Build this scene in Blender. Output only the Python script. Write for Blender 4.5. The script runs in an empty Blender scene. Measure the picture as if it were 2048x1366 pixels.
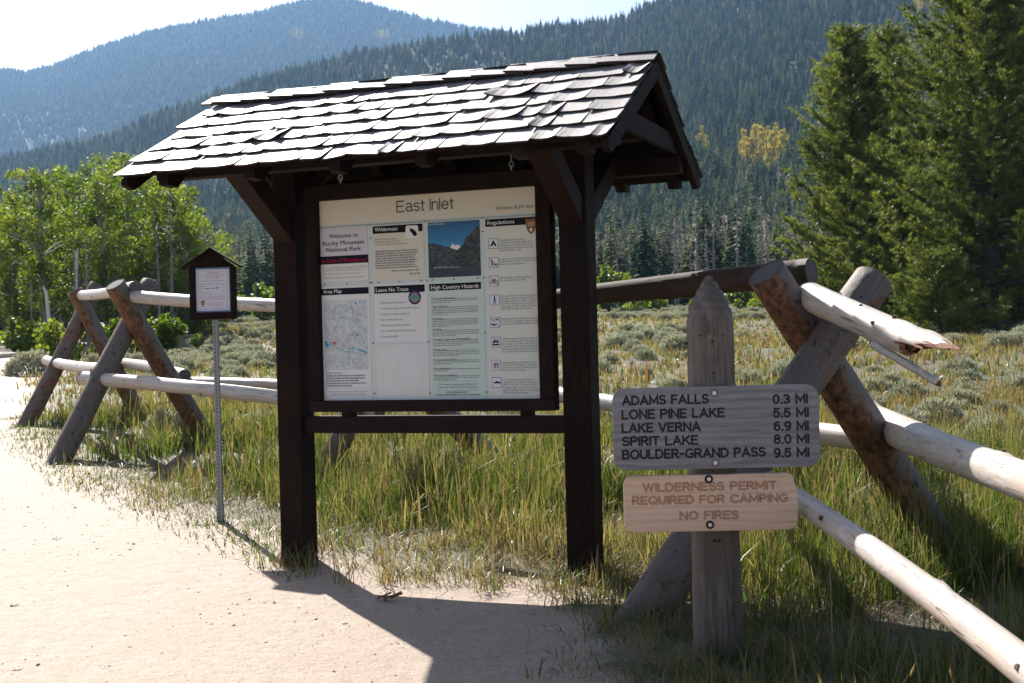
import bpy, math, random
import numpy as np
from mathutils import Vector, Matrix, Euler

rng = np.random.default_rng(7)
random.seed(7)
sc = bpy.context.scene
C = sc.collection

# ------------------------------------------------------------------ camera, sky, sun, exposure
FPX, ROLL, CAMZ = 2639.0, 0.026, 1.30
cd = bpy.data.cameras.new('camera')
cd.sensor_width = 22.3
cd.lens = FPX / 2048 * 22.3
cd.clip_start, cd.clip_end = 0.05, 20000
cd.dof.use_dof = True
cd.dof.focus_distance = 5.9
cd.dof.aperture_fstop = 7.1
cam = bpy.data.objects.new('camera', cd)
C.objects.link(cam)
cr, sr = math.cos(ROLL), math.sin(ROLL)
cam.matrix_world = Matrix(((cr, sr, 0, 0), (0, 0, -1, 0), (-sr, cr, 0, CAMZ), (0, 0, 0, 1)))
sc.camera = cam

SUN_AZ, SUN_EL = math.radians(-25.3), math.radians(40.0)     # azimuth from +Y towards +X
sundir = Vector((math.sin(SUN_AZ) * math.cos(SUN_EL), math.cos(SUN_AZ) * math.cos(SUN_EL), math.sin(SUN_EL)))
w = bpy.data.worlds.new('World')
sc.world = w
w.use_nodes = True
nt = w.node_tree
bg = nt.nodes['Background']
sky = nt.nodes.new('ShaderNodeTexSky')
sky.sky_type = 'NISHITA'
sky.sun_disc = False
sky.sun_elevation = SUN_EL
sky.sun_rotation = SUN_AZ
sky.altitude = 2500
sky.air_density = 0.75
sky.dust_density = 5.0
sky.ozone_density = 1.0
wm = nt.nodes.new('ShaderNodeMix'); wm.data_type = 'RGBA'; wm.blend_type = 'MULTIPLY'; wm.inputs[0].default_value = 1
wm.inputs[7].default_value = (1.16, 1.0, .84, 1)      # a whiter, hazier sky than the clear-air model gives
nt.links.new(sky.outputs[0], wm.inputs[6]); nt.links.new(wm.outputs[2], bg.inputs[0])
bg.inputs[1].default_value = 0.105
sl = bpy.data.lights.new('sun', 'SUN')
sl.energy = 5.0
sl.angle = math.radians(0.53)
sl.color = (1.0, 0.95, 0.88)
so = bpy.data.objects.new('sun', sl)
C.objects.link(so)
so.rotation_euler = sundir.to_track_quat('Z', 'Y').to_euler()

sc.view_settings.view_transform = 'Standard'
sc.view_settings.look = 'None'
sc.view_settings.gamma = 1
sc.view_settings.use_curve_mapping = False
sc.view_settings.exposure = 1.15
sc.render.engine = 'CYCLES'
cy = sc.cycles
cy.use_denoising = True
cy.max_bounces = 8
cy.diffuse_bounces = 3
cy.glossy_bounces = 2
cy.transmission_bounces = 4
cy.volume_bounces = 1
cy.transparent_max_bounces = 8
cy.caustics_reflective = False
cy.caustics_refractive = False
HAZE = 1.05e-4

# ------------------------------------------------------------------ measuring helpers
def ray(px, py):                      # direction (x, 1, z) through a pixel of the 2048 x 1366 photograph
    dx, dy = px - 1024, py - 684
    return (dx - ROLL * dy) / FPX, (-dy - ROLL * dx) / FPX

def at(px, py, D):
    x, z = ray(px, py)
    return Vector((x * D, D, CAMZ + z * D))

def gz(x, y):                         # ground height
    y = np.asarray(y, float); x = np.asarray(x, float)
    t = y - 6.2
    base = 0.045 * np.where(t > 6, t, np.log1p(np.exp(np.clip(t, -20, 6) * 2.0)) / 2.0)
    base = np.where(y > 45, 0.045 * 38.8 + 0.030 * (y - 45), base)
    und = 0.035 * np.sin(x * .9 + 1.3) * np.sin(y * .6 + .4) + 0.05 * np.sin(x * .31 + y * .23)
    base = base - .04 * np.exp(-((x - 2.5) / .8) ** 2 - ((y - 5.0) / 1.2) ** 2)
    return base + und * np.clip((y - 10) / 8, 0, 1)

def ground_hit(px, py):
    x, z = ray(px, py)
    D = 2.0
    while D < 300:
        if CAMZ + z * D <= float(gz(x * D, D)):
            break
        D += 0.02
    return Vector((x * D, D, float(gz(x * D, D))))

def to_px(P):                         # world points (N,3) -> pixels
    X = P[:, 0] / P[:, 1] * FPX
    Y = (P[:, 2] - CAMZ) / P[:, 1] * FPX
    return 1024 + X - ROLL * Y, 684 - Y - ROLL * X

def fbm(x, y, seed=0, oct=4):
    v = 0; a = 1; s = 0
    r = np.random.default_rng(seed)
    for o in range(oct):
        for k in range(3):
            th = r.uniform(0, 6.28); f = (2 ** o) * r.uniform(.7, 1.3); p = r.uniform(0, 6.28)
            v = v + a * np.sin((x * math.cos(th) + y * math.sin(th)) * f + p + 1.3 * np.sin((x * math.sin(th) - y * math.cos(th)) * f * .7 + p * 2))
        s += a * 3; a *= .55
    return v / s

# ------------------------------------------------------------------ object helpers
def tag(o, label=None, cat=None, group=None, kind=None):
    if label: o['label'] = label
    if cat: o['category'] = cat
    if group: o['group'] = group
    if kind: o['kind'] = kind
    return o

def empty(name, loc=(0, 0, 0), rz=0.0):
    o = bpy.data.objects.new(name, None)
    C.objects.link(o)
    o.location = loc
    o.rotation_euler = (0, 0, rz)
    o.empty_display_size = .1
    return o

def link(name, me, mat=None, parent=None, loc=None, rot=None):
    o = bpy.data.objects.new(name, me)
    C.objects.link(o)
    if mat is not None and not me.materials:
        for m in (mat if isinstance(mat, (list, tuple)) else [mat]):
            me.materials.append(m)
    if parent: o.parent = parent
    if loc is not None: o.location = loc
    if rot is not None: o.rotation_euler = rot
    return o

def np_mesh(name, V, F, attrs=None, smooth=False):
    """V (n,3); F (m,3) or (m,4) array; attrs {name: per-vertex floats}"""
    V = np.asarray(V, np.float32); F = np.asarray(F, np.int32)
    me = bpy.data.meshes.new(name)
    me.vertices.add(len(V)); me.vertices.foreach_set('co', V.ravel())
    m, k = F.shape
    me.loops.add(m * k); me.loops.foreach_set('vertex_index', F.ravel())
    me.polygons.add(m)
    me.polygons.foreach_set('loop_start', np.arange(0, m * k, k, dtype=np.int32))
    me.polygons.foreach_set('loop_total', np.full(m, k, np.int32))
    if smooth: me.polygons.foreach_set('use_smooth', np.ones(m, bool))
    if attrs:
        for n, a in attrs.items():
            at_ = me.attributes.new(n, 'FLOAT', 'POINT')
            at_.data.foreach_set('value', np.asarray(a, np.float32))
    me.update(calc_edges=True)
    return me

class MB:                             # collects boxes and prisms into one mesh
    def __init__(s): s.v = []; s.f = []; s.mi = []
    def add(s, v, f, mi=0):
        b = len(s.v); s.v += [tuple(q) for q in v]; s.f += [tuple(i + b for i in q) for q in f]; s.mi += [mi] * len(f)
    def box(s, x0, x1, y0, y1, z0, z1, mi=0):
            v = [(x, y, z) for z in (z0, z1) for x, y in ((x0, y0), (x1, y0), (x1, y1), (x0, y1))]
            s.add(v, [(3, 2, 1, 0), (4, 5, 6, 7), (0, 1, 5, 4), (1, 2, 6, 5), (2, 3, 7, 6), (3, 0, 4, 7)], mi)
    def prism(s, pts, a, b, axis='y', mi=0):   # polygon extruded along an axis
        n = len(pts)
        mk = {'y': lambda p, t: (p[0], t, p[1]), 'x': lambda p, t: (t, p[0], p[1]), 'z': lambda p, t: (p[0], p[1], t)}[axis]
        v = [mk(p, a) for p in pts] + [mk(p, b) for p in pts]
        f = [tuple(range(n)), tuple(range(2 * n - 1, n - 1, -1))] + [(i, (i + 1) % n + 0, (i + 1) % n + n, i + n)[::-1] for i in range(n)]
        s.add(v, f, mi)
    def bar(s, p, q, hw, hh, up=(0, 0, 1), mi=0):
        p, q, up = Vector(p), Vector(q), Vector(up)
        d = (q - p).normalized(); sd = d.cross(up).normalized(); u = sd.cross(d)
        v = [e + sd * a * hw + u * b * hh for e in (p, q) for a, b in ((-1, -1), (1, -1), (1, 1), (-1, 1))]
        s.add(v, [(0, 1, 2, 3), (7, 6, 5, 4), (0, 4, 5, 1), (1, 5, 6, 2), (2, 6, 7, 3), (3, 7, 4, 0)], mi)
    def mesh(s, name):
        me = bpy.data.meshes.new(name)
        me.from_pydata(s.v, [], s.f)
        if any(s.mi): me.polygons.foreach_set('material_index', s.mi)
        me.update()
        return me
    def build(s, name, mat, parent=None, loc=None, rot=None, fix=True, bevel=0):
        import bmesh
        me = s.mesh(name)
        if fix:
            bm = bmesh.new(); bm.from_mesh(me); bmesh.ops.recalc_face_normals(bm, faces=bm.faces)
            if bevel: bmesh.ops.bevel(bm, geom=list(bm.edges), offset=bevel, segments=1, affect='EDGES')
            bm.to_mesh(me); bm.free()
        return link(name, me, mat, parent, loc, rot)

# ------------------------------------------------------------------ materials
def newmat(name):
    m = bpy.data.materials.new(name); m.use_nodes = True
    t = m.node_tree
    return m, t, t.nodes['Principled BSDF'], t.nodes['Material Output']

def N(t, typ, **kw):
    n = t.nodes.new(typ)
    for k, v in kw.items():
        if k.startswith('i_'):
            n.inputs[k[2:].replace('_', ' ')].default_value = v
        elif k.startswith('n'):
            n.inputs[int(k[1:])].default_value = v
        else: setattr(n, k, v)
    return n

def ramp(t, stops, src=None, interp='LINEAR'):
    r = t.nodes.new('ShaderNodeValToRGB')
    r.color_ramp.interpolation = interp
    e = r.color_ramp.elements
    while len(e) < len(stops): e.new(.5)
    for i, (p, c) in enumerate(stops):
        e[i].position = p
        e[i].color = (c[0], c[1], c[2], 1) if not isinstance(c, (int, float)) else (c, c, c, 1)
    if src is not None: t.links.new(src, r.inputs[0])
    return r

def noise(t, vec, scale=5, detail=4, rough=.55, dist=0.0):
    n = t.nodes.new('ShaderNodeTexNoise')
    n.inputs['Scale'].default_value = scale; n.inputs['Detail'].default_value = detail
    n.inputs['Roughness'].default_value = rough; n.inputs['Distortion'].default_value = dist
    if vec is not None: t.links.new(vec, n.inputs['Vector'])
    return n.outputs['Fac']

def coords(t, scale=(1, 1, 1), kind='Object', per_object=True):
    tc = t.nodes.new('ShaderNodeTexCoord'); mp = t.nodes.new('ShaderNodeMapping')
    mp.inputs['Scale'].default_value = scale
    t.links.new(tc.outputs[kind], mp.inputs[0])
    if per_object:
        oi = t.nodes.new('ShaderNodeObjectInfo'); m = N(t, 'ShaderNodeMath', operation='MULTIPLY', n1=37.0)
        t.links.new(oi.outputs['Random'], m.inputs[0])
        cx = t.nodes.new('ShaderNodeCombineXYZ')
        for i in range(3): t.links.new(m.outputs[0], cx.inputs[i])
        t.links.new(cx.outputs[0], mp.inputs['Location'])
    return mp.outputs[0]

def mix(t, fac, a, b, mode='MIX'):
    m = t.nodes.new('ShaderNodeMix'); m.data_type = 'RGBA'; m.blend_type = mode
    for i, v in ((0, fac), (6, a), (7, b)):
        if isinstance(v, (int, float)): m.inputs[i].default_value = v
        elif isinstance(v, tuple): m.inputs[i].default_value = (v[0], v[1], v[2], 1)
        else: t.links.new(v, m.inputs[i])
    return m.outputs[2]

def math_(t, op, a, b=None):
    m = t.nodes.new('ShaderNodeMath'); m.operation = op
    for i, v in enumerate((a, b)):
        if v is None: continue
        if isinstance(v, (int, float)): m.inputs[i].default_value = v
        else: t.links.new(v, m.inputs[i])
    return m.outputs[0]

def bump(t, bs, h, strength=.4, dist=.01):
    b = t.nodes.new('ShaderNodeBump'); b.inputs['Strength'].default_value = strength; b.inputs['Distance'].default_value = dist
    t.links.new(h, b.inputs['Height']); t.links.new(b.outputs[0], bs.inputs['Normal'])

def flat(name, col, rough=.6, metal=0.0, spec=.5):
    m, t, b, o = newmat(name)
    b.inputs['Base Color'].default_value = (*col, 1); b.inputs['Roughness'].default_value = rough
    b.inputs['Metallic'].default_value = metal; b.inputs['Specular IOR Level'].default_value = spec
    return m

def wood(name, c0, c1, grain=(9, 9, 1.2), rough=.6, bstr=.5, dist=.004, stains=None, spec=.5, cracks=.0, fine=6):
    m, t, b, o = newmat(name)
    v = coords(t, grain)
    g = noise(t, v, fine, 6, .65, .6)
    v2 = coords(t, (1.5, 1.5, .8))
    big = noise(t, v2, 3, 3, .6)
    col = mix(t, ramp(t, [(.3, 0.), (.72, 1.)], g).outputs[0], c0, c1)
    if stains:
        col = mix(t, ramp(t, [(.42, 0.), (.62, 1.)], big).outputs[0], col, stains)
    h = g
    if cracks:
        v3 = coords(t, (grain[0] * .55, grain[1] * .55, grain[2] * .22))
        cn = noise(t, v3, fine * .6, 2, .4, .3)
        line = ramp(t, [(.485, 1.), (.5, 0.), (.515, 1.)], cn).outputs[0]
        msk = ramp(t, [(.5, 1.), (.56, 0.)], noise(t, v2, 6, 2, .5)).outputs[0]
        line = mix(t, msk, line, (1, 1, 1))
        col = mix(t, 1 - cracks, mix(t, 1.0, col, line, 'MULTIPLY'), col)
        h = math_(t, 'ADD', g, math_(t, 'MULTIPLY', line, .9))
    t.links.new(col, b.inputs['Base Color'])
    b.inputs['Roughness'].default_value = rough; b.inputs['Specular IOR Level'].default_value = spec
    bump(t, b, h, bstr, dist)
    return m

M = {}
M['stain'] = wood('dark_stained_timber', (.005, .0027, .002), (.030, .0135, .009), (14, 14, 1.4), .7, .5, .003, (.011, .006, .0045), .12)
M['stain_x'] = wood('dark_stained_beam', (.007, .004, .003), (.022, .011, .008), (1.4, 14, 14), .7, .5, .003, (.016, .010, .009), .15)
M['brace'] = wood('red_brown_stained_timber', (.010, .0045, .003), (.030, .0125, .009), (14, 14, 2), .65, .5, .003, spec=.15)
M['endcut'] = wood('grey_weathered_end_grain', (.10, .075, .065), (.2, .16, .14), (20, 20, 20), .7, .5, .003)
M['shingle'] = wood('weathered_shingle', (.15, .13, .128), (.39, .365, .37), (26, 2.0, 26), .52, .6, .003, (.19, .16, .155), .6)
M['shingle_edge'] = flat('shingle_butt', (.035, .026, .022), .8)
M['log'] = wood('weathered_grey_log', (.34, .29, .25), (.66, .60, .54), (11, 11, 1.1), .48, .4, .004, (.50, .41, .34), .6, .85)
M['log_end'] = wood('grey_log_end', (.06, .052, .05), (.13, .115, .11), (14, 14, 14), .8, .6, .004)

def bark_log(name):                   # weathered leg that still carries orange-brown inner bark on the side away from the rain
    m, t, b, o = newmat(name)
    g = noise(t, coords(t, (11, 11, 1.3)), 6, 6, .65, .5)
    v2 = coords(t, (3.2, 3.2, 2.2))
    patch = noise(t, v2, 3.2, 5, .65, .6)
    grey = mix(t, g, (.06, .045, .038), (.21, .17, .145))
    orange = mix(t, ramp(t, [(.35, 0.), (.65, 1.)], noise(t, v2, 9, 4, .7)).outputs[0], (.035, .016, .009), (.24, .105, .042))
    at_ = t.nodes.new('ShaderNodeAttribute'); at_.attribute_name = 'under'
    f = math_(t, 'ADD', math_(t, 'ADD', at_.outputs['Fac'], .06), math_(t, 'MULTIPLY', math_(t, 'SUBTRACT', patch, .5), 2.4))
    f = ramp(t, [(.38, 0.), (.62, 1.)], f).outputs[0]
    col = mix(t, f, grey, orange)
    dark = ramp(t, [(.60, 1.), (.66, .25)], noise(t, v2, 7, 4, .6)).outputs[0]
    col = mix(t, 1.0, col, dark, 'MULTIPLY')
    t.links.new(col, b.inputs['Base Color']); b.inputs['Roughness'].default_value = .65
    bump(t, b, math_(t, 'ADD', g, math_(t, 'MULTIPLY', patch, 1.2)), .7, .008)
    return m
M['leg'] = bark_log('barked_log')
M['rot'] = wood('rotten_broken_wood', (.07, .02, .008), (.42, .19, .09), (22, 22, 3), .8, .8, .008)

def sign_wood(name, c0, c1, c2):
    m, t, b, o = newmat(name)
    v = coords(t, (1.1, 6, 15))
    n1 = noise(t, v, 3.2, 3, .5, 1.6)
    wv = t.nodes.new('ShaderNodeTexWave'); wv.wave_type = 'BANDS'; wv.bands_direction = 'Z'
    t.links.new(coords(t, (.35, 1, 3.2)), wv.inputs['Vector'])
    wv.inputs['Scale'].default_value = 3.2; wv.inputs['Distortion'].default_value = 7; wv.inputs['Detail'].default_value = 3; wv.inputs['Detail Scale'].default_value = 1.1
    f = math_(t, 'ADD', math_(t, 'MULTIPLY', n1, .8), math_(t, 'MULTIPLY', wv.outputs['Fac'], .2))
    fine = noise(t, coords(t, (3, 10, 110)), 3, 3, .6)
    f = math_(t, 'ADD', f, math_(t, 'MULTIPLY', math_(t, 'SUBTRACT', fine, .5), .5))
    col = ramp(t, [(.25, c0), (.5, c1), (.8, c2)], f).outputs[0]
    t.links.new(col, b.inputs['Base Color']); b.inputs['Roughness'].default_value = .55
    bump(t, b, f, .15, .0008)
    return m
M['sign_grey'] = sign_wood('weathered_sign_board', (.15, .135, .148), (.22, .20, .215), (.30, .275, .285))
M['sign_tan'] = sign_wood('fresh_sign_board', (.66, .40, .26), (.78, .51, .36), (.82, .57, .42))
M['ink'] = flat('routed_black_lettering', (.008, .007, .007), .7)
M['routed_tan'] = flat('routed_brown_lettering', (.46, .245, .15), .8)
M['steel'] = flat('zinc_bolt', (.55, .56, .55), .35, .9)
M['rust'] = flat('dark_washer', (.03, .02, .015), .6, .3)

def galv():
    m, t, b, o = newmat('galvanised_post')
    n = noise(t, coords(t, (8, 8, 8)), 6, 4, .6)
    t.links.new(mix(t, n, (.19, .20, .21), (.33, .34, .36)), b.inputs['Base Color'])
    b.inputs['Metallic'].default_value = .35; b.inputs['Roughness'].default_value = .5
    return m
M['galv'] = galv()
M['hole'] = flat('punched_hole', (.01, .01, .012), .9)

def leafmat(name, cols, trans=.45, rough=.5, attr='tint', tcol=None, spec=.4):
    m, t, b, o = newmat(name)
    a = t.nodes.new('ShaderNodeAttribute'); a.attribute_name = attr
    n = len(cols)
    r = ramp(t, [(i / (n - 1), c) for i, c in enumerate(cols)], a.outputs['Fac'])
    t.links.new(r.outputs[0], b.inputs['Base Color']); b.inputs['Roughness'].default_value = rough
    b.inputs['Specular IOR Level'].default_value = spec
    tr = t.nodes.new('ShaderNodeBsdfTranslucent')
    col = mix(t, 1.0, r.outputs[0], tcol or (1.25, 1.2, .6), 'MULTIPLY')
    t.links.new(col, tr.inputs[0])
    ms = t.nodes.new('ShaderNodeMixShader'); ms.inputs[0].default_value = trans
    t.links.new(b.outputs[0], ms.inputs[1]); t.links.new(tr.outputs[0], ms.inputs[2])
    t.links.new(ms.outputs[0], o.inputs['Surface'])
    return m
M['grass'] = leafmat('meadow_grass', [(.028, .062, .012), (.052, .10, .017), (.10, .14, .026), (.16, .148, .072), (.25, .20, .125), (.12, .075, .042)], .5, .4, tcol=(1.58, 1.5, .82))
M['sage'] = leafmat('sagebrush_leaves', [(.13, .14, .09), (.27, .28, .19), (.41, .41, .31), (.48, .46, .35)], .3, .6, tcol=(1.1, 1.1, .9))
M['aspen'] = leafmat('aspen_leaves', [(.034, .055, .014), (.08, .12, .022), (.16, .20, .035), (.26, .28, .05)], .5, .55, tcol=(1.35, 1.5, .6))
M['pine'] = leafmat('pine_needles', [(.03, .048, .014), (.075, .108, .026), (.21, .24, .065), (.30, .32, .10)], .36, .5, tcol=(1.3, 1.4, .6))
M['yellow'] = leafmat('yellow_aspen_leaves', [(.40, .33, .03), (.62, .50, .06), (.66, .46, .06)], .4, .5, tcol=(1.1, 1.15, .7))
M['bush'] = leafmat('willow_bush_leaves', [(.06, .10, .015), (.13, .18, .022), (.24, .26, .04)], .55, .45, tcol=(1.4, 1.5, .6))

def farneedles(name, c0, c1, c2):
    m, t, b, o = newmat(name)
    oi = t.nodes.new('ShaderNodeObjectInfo')
    r = ramp(t, [(0, c0), (.5, c1), (1, c2)], oi.outputs['Random'])
    a = t.nodes.new('ShaderNodeAttribute'); a.attribute_name = 'tint'
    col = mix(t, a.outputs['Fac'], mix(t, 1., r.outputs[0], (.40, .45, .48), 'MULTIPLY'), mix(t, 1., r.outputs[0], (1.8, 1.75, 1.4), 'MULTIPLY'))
    t.links.new(col, b.inputs['Base Color']); b.inputs['Roughness'].default_value = .75; b.inputs['Specular IOR Level'].default_value = .2
    tr = t.nodes.new('ShaderNodeBsdfTranslucent'); t.links.new(col, tr.inputs[0])
    ms = t.nodes.new('ShaderNodeMixShader'); ms.inputs[0].default_value = .45
    t.links.new(b.outputs[0], ms.inputs[1]); t.links.new(tr.outputs[0], ms.inputs[2]); t.links.new(ms.outputs[0], o.inputs['Surface'])
    return m
M['conifer'] = farneedles('conifer_needles', (.03, .06, .038), (.08, .13, .06), (.22, .26, .10))
M['snagwood'] = farneedles('dead_grey_branches', (.14, .115, .12), (.22, .19, .19), (.33, .285, .28))
M['trunk'] = wood('brown_tree_trunk', (.03, .022, .017), (.08, .062, .05), (8, 8, 2), .8, .6, .02)
M['trunk_pale'] = wood('pale_tree_trunk', (.16, .15, .15), (.34, .32, .31), (8, 8, 2), .8, .6, .02)
M['trunk_white'] = wood('white_birch_trunk', (.40, .38, .36), (.68, .66, .63), (4, 4, 6), .7, .4, .01)

def ground_mat():
    m, t, b, o = newmat('ground_dirt_and_turf')
    tc = t.nodes.new('ShaderNodeTexCoord'); V = tc.outputs['Object']
    e = t.nodes.new('ShaderNodeAttribute'); e.attribute_name = 'edge'
    nb = noise(t, V, 2.2, 5, .6); nf = noise(t, V, 14, 5, .65); nn = noise(t, V, 90, 4, .7); nbig = noise(t, V, .5, 3, .5)
    f = math_(t, 'ADD', e.outputs['Fac'], math_(t, 'MULTIPLY', math_(t, 'SUBTRACT', nb, .5), .9))
    f = math_(t, 'ADD', f, math_(t, 'MULTIPLY', math_(t, 'SUBTRACT', nf, .5), .5))
    mask = ramp(t, [(.10, 0.), (.42, 1.)], f).outputs[0]
    sand = ramp(t, [(.25, (.34, .28, .22)), (.5, (.46, .385, .31)), (.8, (.56, .48, .40))], nf).outputs[0]
    sand = mix(t, ramp(t, [(.35, 0.), (.65, .7)], nb).outputs[0], sand, (.45, .355, .27))
    grit = ramp(t, [(.32, .42), (.45, .9), (.58, 1.), (.70, 1.3)], nn).outputs[0]
    sand = mix(t, 1., sand, grit, 'MULTIPLY')
    vo = t.nodes.new('ShaderNodeTexVoronoi'); vo.inputs['Scale'].default_value = 26; vo.inputs['Randomness'].default_value = 1
    t.links.new(V, vo.inputs['Vector'])
    speck = ramp(t, [(.05, .45), (.10, 1.)], vo.outputs['Distance']).outputs[0]
    spm = ramp(t, [(.42, 0.), (.60, 1.)], noise(t, V, 5, 3, .6)).outputs[0]
    sand = mix(t, spm, sand, mix(t, 1., sand, speck, 'MULTIPLY'))
    turf = ramp(t, [(.3, (.045, .036, .022)), (.5, (.09, .072, .045)), (.7, (.16, .125, .085))], nf).outputs[0]
    turf = mix(t, ramp(t, [(.4, 0.), (.6, .8)], nbig).outputs[0], turf, (.11, .12, .055))
    sand = mix(t, 1., sand, (.84, .79, .76), 'MULTIPLY')
    t.links.new(mix(t, mask, sand, turf), b.inputs['Base Color'])
    b.inputs['Roughness'].default_value = .75; b.inputs['Specular IOR Level'].default_value = .35
    h = math_(t, 'ADD', math_(t, 'MULTIPLY', nf, .7), math_(t, 'ADD', math_(t, 'MULTIPLY', nn, .28), math_(t, 'MULTIPLY', nb, 1.2)))
    bump(t, b, h, .75, .022)
    return m
M['ground'] = ground_mat()

def hill_mat(name, c0, c1, rock):
    m, t, b, o = newmat(name)
    tc = t.nodes.new('ShaderNodeTexCoord'); V = tc.outputs['Object']
    n = noise(t, V, .012, 6, .65); n2 = noise(t, V, .12, 5, .7)
    col = mix(t, n2, c0, c1)
    col = mix(t, ramp(t, [(.62, 0.), (.70, .8)], n).outputs[0], col, rock)
    t.links.new(col, b.inputs['Base Color']); b.inputs['Roughness'].default_value = .9; b.inputs['Specular IOR Level'].default_value = .1
    return m
M['hill'] = hill_mat('forest_floor', (.02, .03, .018), (.05, .06, .035), (.13, .12, .105))
M['stone'] = wood('pale_pebble', (.22, .17, .14), (.5, .42, .36), (9, 9, 9), .8, .5, .003)

# ------------------------------------------------------------------ ground and path (one sheet)
edge_px = [(1090, 1366), (1112, 1290), (1150, 1235), (1080, 1188), (960, 1160), (880, 1150), (700, 1150), (640, 1128), (570, 1112), (520, 1085), (430, 1048),
           (330, 1035), (230, 985), (130, 935), (70, 895), (48, 862), (30, 800), (60, 745), (100, 708), (112, 692)]
pe = [(1.15, -6.0), (1.15, 2.2)] + [tuple(ground_hit(*q)[:2]) for q in edge_px]
xl, yl = pe[-1]
pe += [(xl - 6, yl + 5), (xl - 40, yl + 14), (xl - 60, yl + 8), (xl - 34, yl - 6), (xl - 14, yl - 12), (-14, 16), (-12, 4), (-10, -6)]
PE = np.array(pe)

def edge_dist(x, y):                  # signed distance to the path outline, positive on the grass side
    x = np.asarray(x, float).ravel(); y = np.asarray(y, float).ravel()
    n = len(PE); best = np.full(len(x), 1e9); inside = np.zeros(len(x), bool)
    for i in range(n):
        x0, y0 = PE[i]; x1, y1 = PE[(i + 1) % n]
        dx, dy = x1 - x0, y1 - y0
        tt = np.clip(((x - x0) * dx + (y - y0) * dy) / (dx * dx + dy * dy + 1e-9), 0, 1)
        best = np.minimum(best, np.hypot(x - x0 - tt * dx, y - y0 - tt * dy))
        c = ((y0 > y) != (y1 > y)) & (x < (x1 - x0) * (y - y0) / ((y1 - y0) if abs(y1 - y0) > 1e-9 else 1e-9) + x0)
        inside ^= c
    return np.where(inside, -best, best)

def graded(a, b, fine0, fine1, step, grow):
    v = list(np.arange(fine0, fine1 + 1e-6, step))
    s = step
    while v[-1] < b: s *= grow; v.append(v[-1] + s)
    s = step
    while v[0] > a: s *= grow; v.insert(0, v[0] - s)
    return np.array(v)
gx = graded(-6000, 6000, -7, 5, .11, 1.07)
gy = graded(-300, 7000, 1, 15, .11, 1.06)
X, Y = np.meshgrid(gx, gy)
Z = gz(X, np.minimum(Y, 260))
E_ = edge_dist(X, Y).reshape(X.shape)
Z = Z + np.where(E_ < 0, -.012, .012 * np.clip(E_ / .3, 0, 1)) * np.clip((30 - Y) / 10, 0, 1)
Z = Z + np.where(np.abs(X) < 12, .008 * fbm(X * 2.2, Y * 2.2, 3), 0) * (Y < 20)
nx, ny = len(gx), len(gy)
idx = np.arange(nx * ny).reshape(ny, nx)
F = np.stack([idx[:-1, :-1], idx[:-1, 1:], idx[1:, 1:], idx[1:, :-1]], -1).reshape(-1, 4)
me = np_mesh('ground', np.stack([X, Y, Z], -1).reshape(-1, 3), F, {'edge': np.clip(E_, -3, 3).ravel()}, True)
tag(link('ground', me, M['ground']), kind='structure')

# ------------------------------------------------------------------ mountains
sky_far = [(-900, 420), (-300, 190), (0, 143), (60, 148), (100, 138), (200, 97), (300, 67), (400, 47), (500, 32), (560, 17), (600, 8), (650, 2), (700, 6), (760, 19), (850, 43), (950, 61), (1040, 74), (1300, 130), (2048, 200), (3000, 260)]
sky_near = [(-900, 430), (0, 330), (200, 290), (330, 235), (500, 175), (700, 118), (850, 92), (960, 76), (1040, 69), (1100, 61), (1180, 52), (1250, 38), (1330, 8), (1380, -18), (1600, -120), (2048, -300), (3000, -420)]
def sky_curve(s):
    P = []
    for px, py in s:
        x, z = ray(px, py); P.append((x, z))
    P = np.array(P)
    return lambda x: np.interp(x, P[:, 0], P[:, 1])
f_far, f_near = sky_curve(sky_far), sky_curve(sky_near)

def hill_z(a, D, kind):               # a = x / D
    if kind == 'near':
        D0, D1, zb, p, f, sd = 190., 1000., .022, .86, f_near, 11
    else:
        D0, D1, zb, p, f, sd = 1050., 2600., .05, .8, f_far, 23
    t = np.clip((D - D0) / (D1 - D0), 0, 1.35)
    s = f(a)
    el = zb + (s - zb) * np.where(t < 1, t ** p, 1 - (t - 1) * 1.2)
    el = el + .010 * fbm(a * 14, D / (D1 * .12), sd, 4) * np.clip(t * 4, 0, 1) * np.clip((1 - t) * 4, 0, 1)
    return CAMZ + el * D

for kind, name, (d0, d1), nn_ in (('near', 'hillside', (188, 1300), 130), ('far', 'mountain', (1050, 3300), 110)):
    aa = np.linspace(-.85, .85, 260); DD = np.linspace(d0, d1, nn_)
    A, D = np.meshgrid(aa, DD)
    Zh = hill_z(A, D, kind)
    if kind == 'near':
        Zh[0] = 4.0
    else:
        Zh[0] = 0.0
    idx = np.arange(A.size).reshape(A.shape)
    F = np.stack([idx[:-1, :-1], idx[:-1, 1:], idx[1:, 1:], idx[1:, :-1]], -1).reshape(-1, 4)
    me = np_mesh(name, np.stack([A * D, D, Zh], -1).reshape(-1, 3), F, None, True)
    tag(link(name, me, M['hill']), kind='structure')

# ------------------------------------------------------------------ haze
mb = MB(); mb.box(-3200, 3200, -60, 3600, -30, 900)
hz = mb.build('haze', None)
m = bpy.data.materials.new('haze_air'); m.use_nodes = True
t = m.node_tree
for n_ in list(t.nodes):
    if n_.type != 'OUTPUT_MATERIAL': t.nodes.remove(n_)
pv = t.nodes.new('ShaderNodeVolumePrincipled')
pv.inputs['Color'].default_value = (.36, .62, 1.0, 1)
pv.inputs['Density'].default_value = HAZE
pv.inputs['Anisotropy'].default_value = .35
t.links.new(pv.outputs[0], [n_ for n_ in t.nodes if n_.type == 'OUTPUT_MATERIAL'][0].inputs['Volume'])
hz.data.materials.append(m)
tag(hz, kind='stuff')

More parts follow.
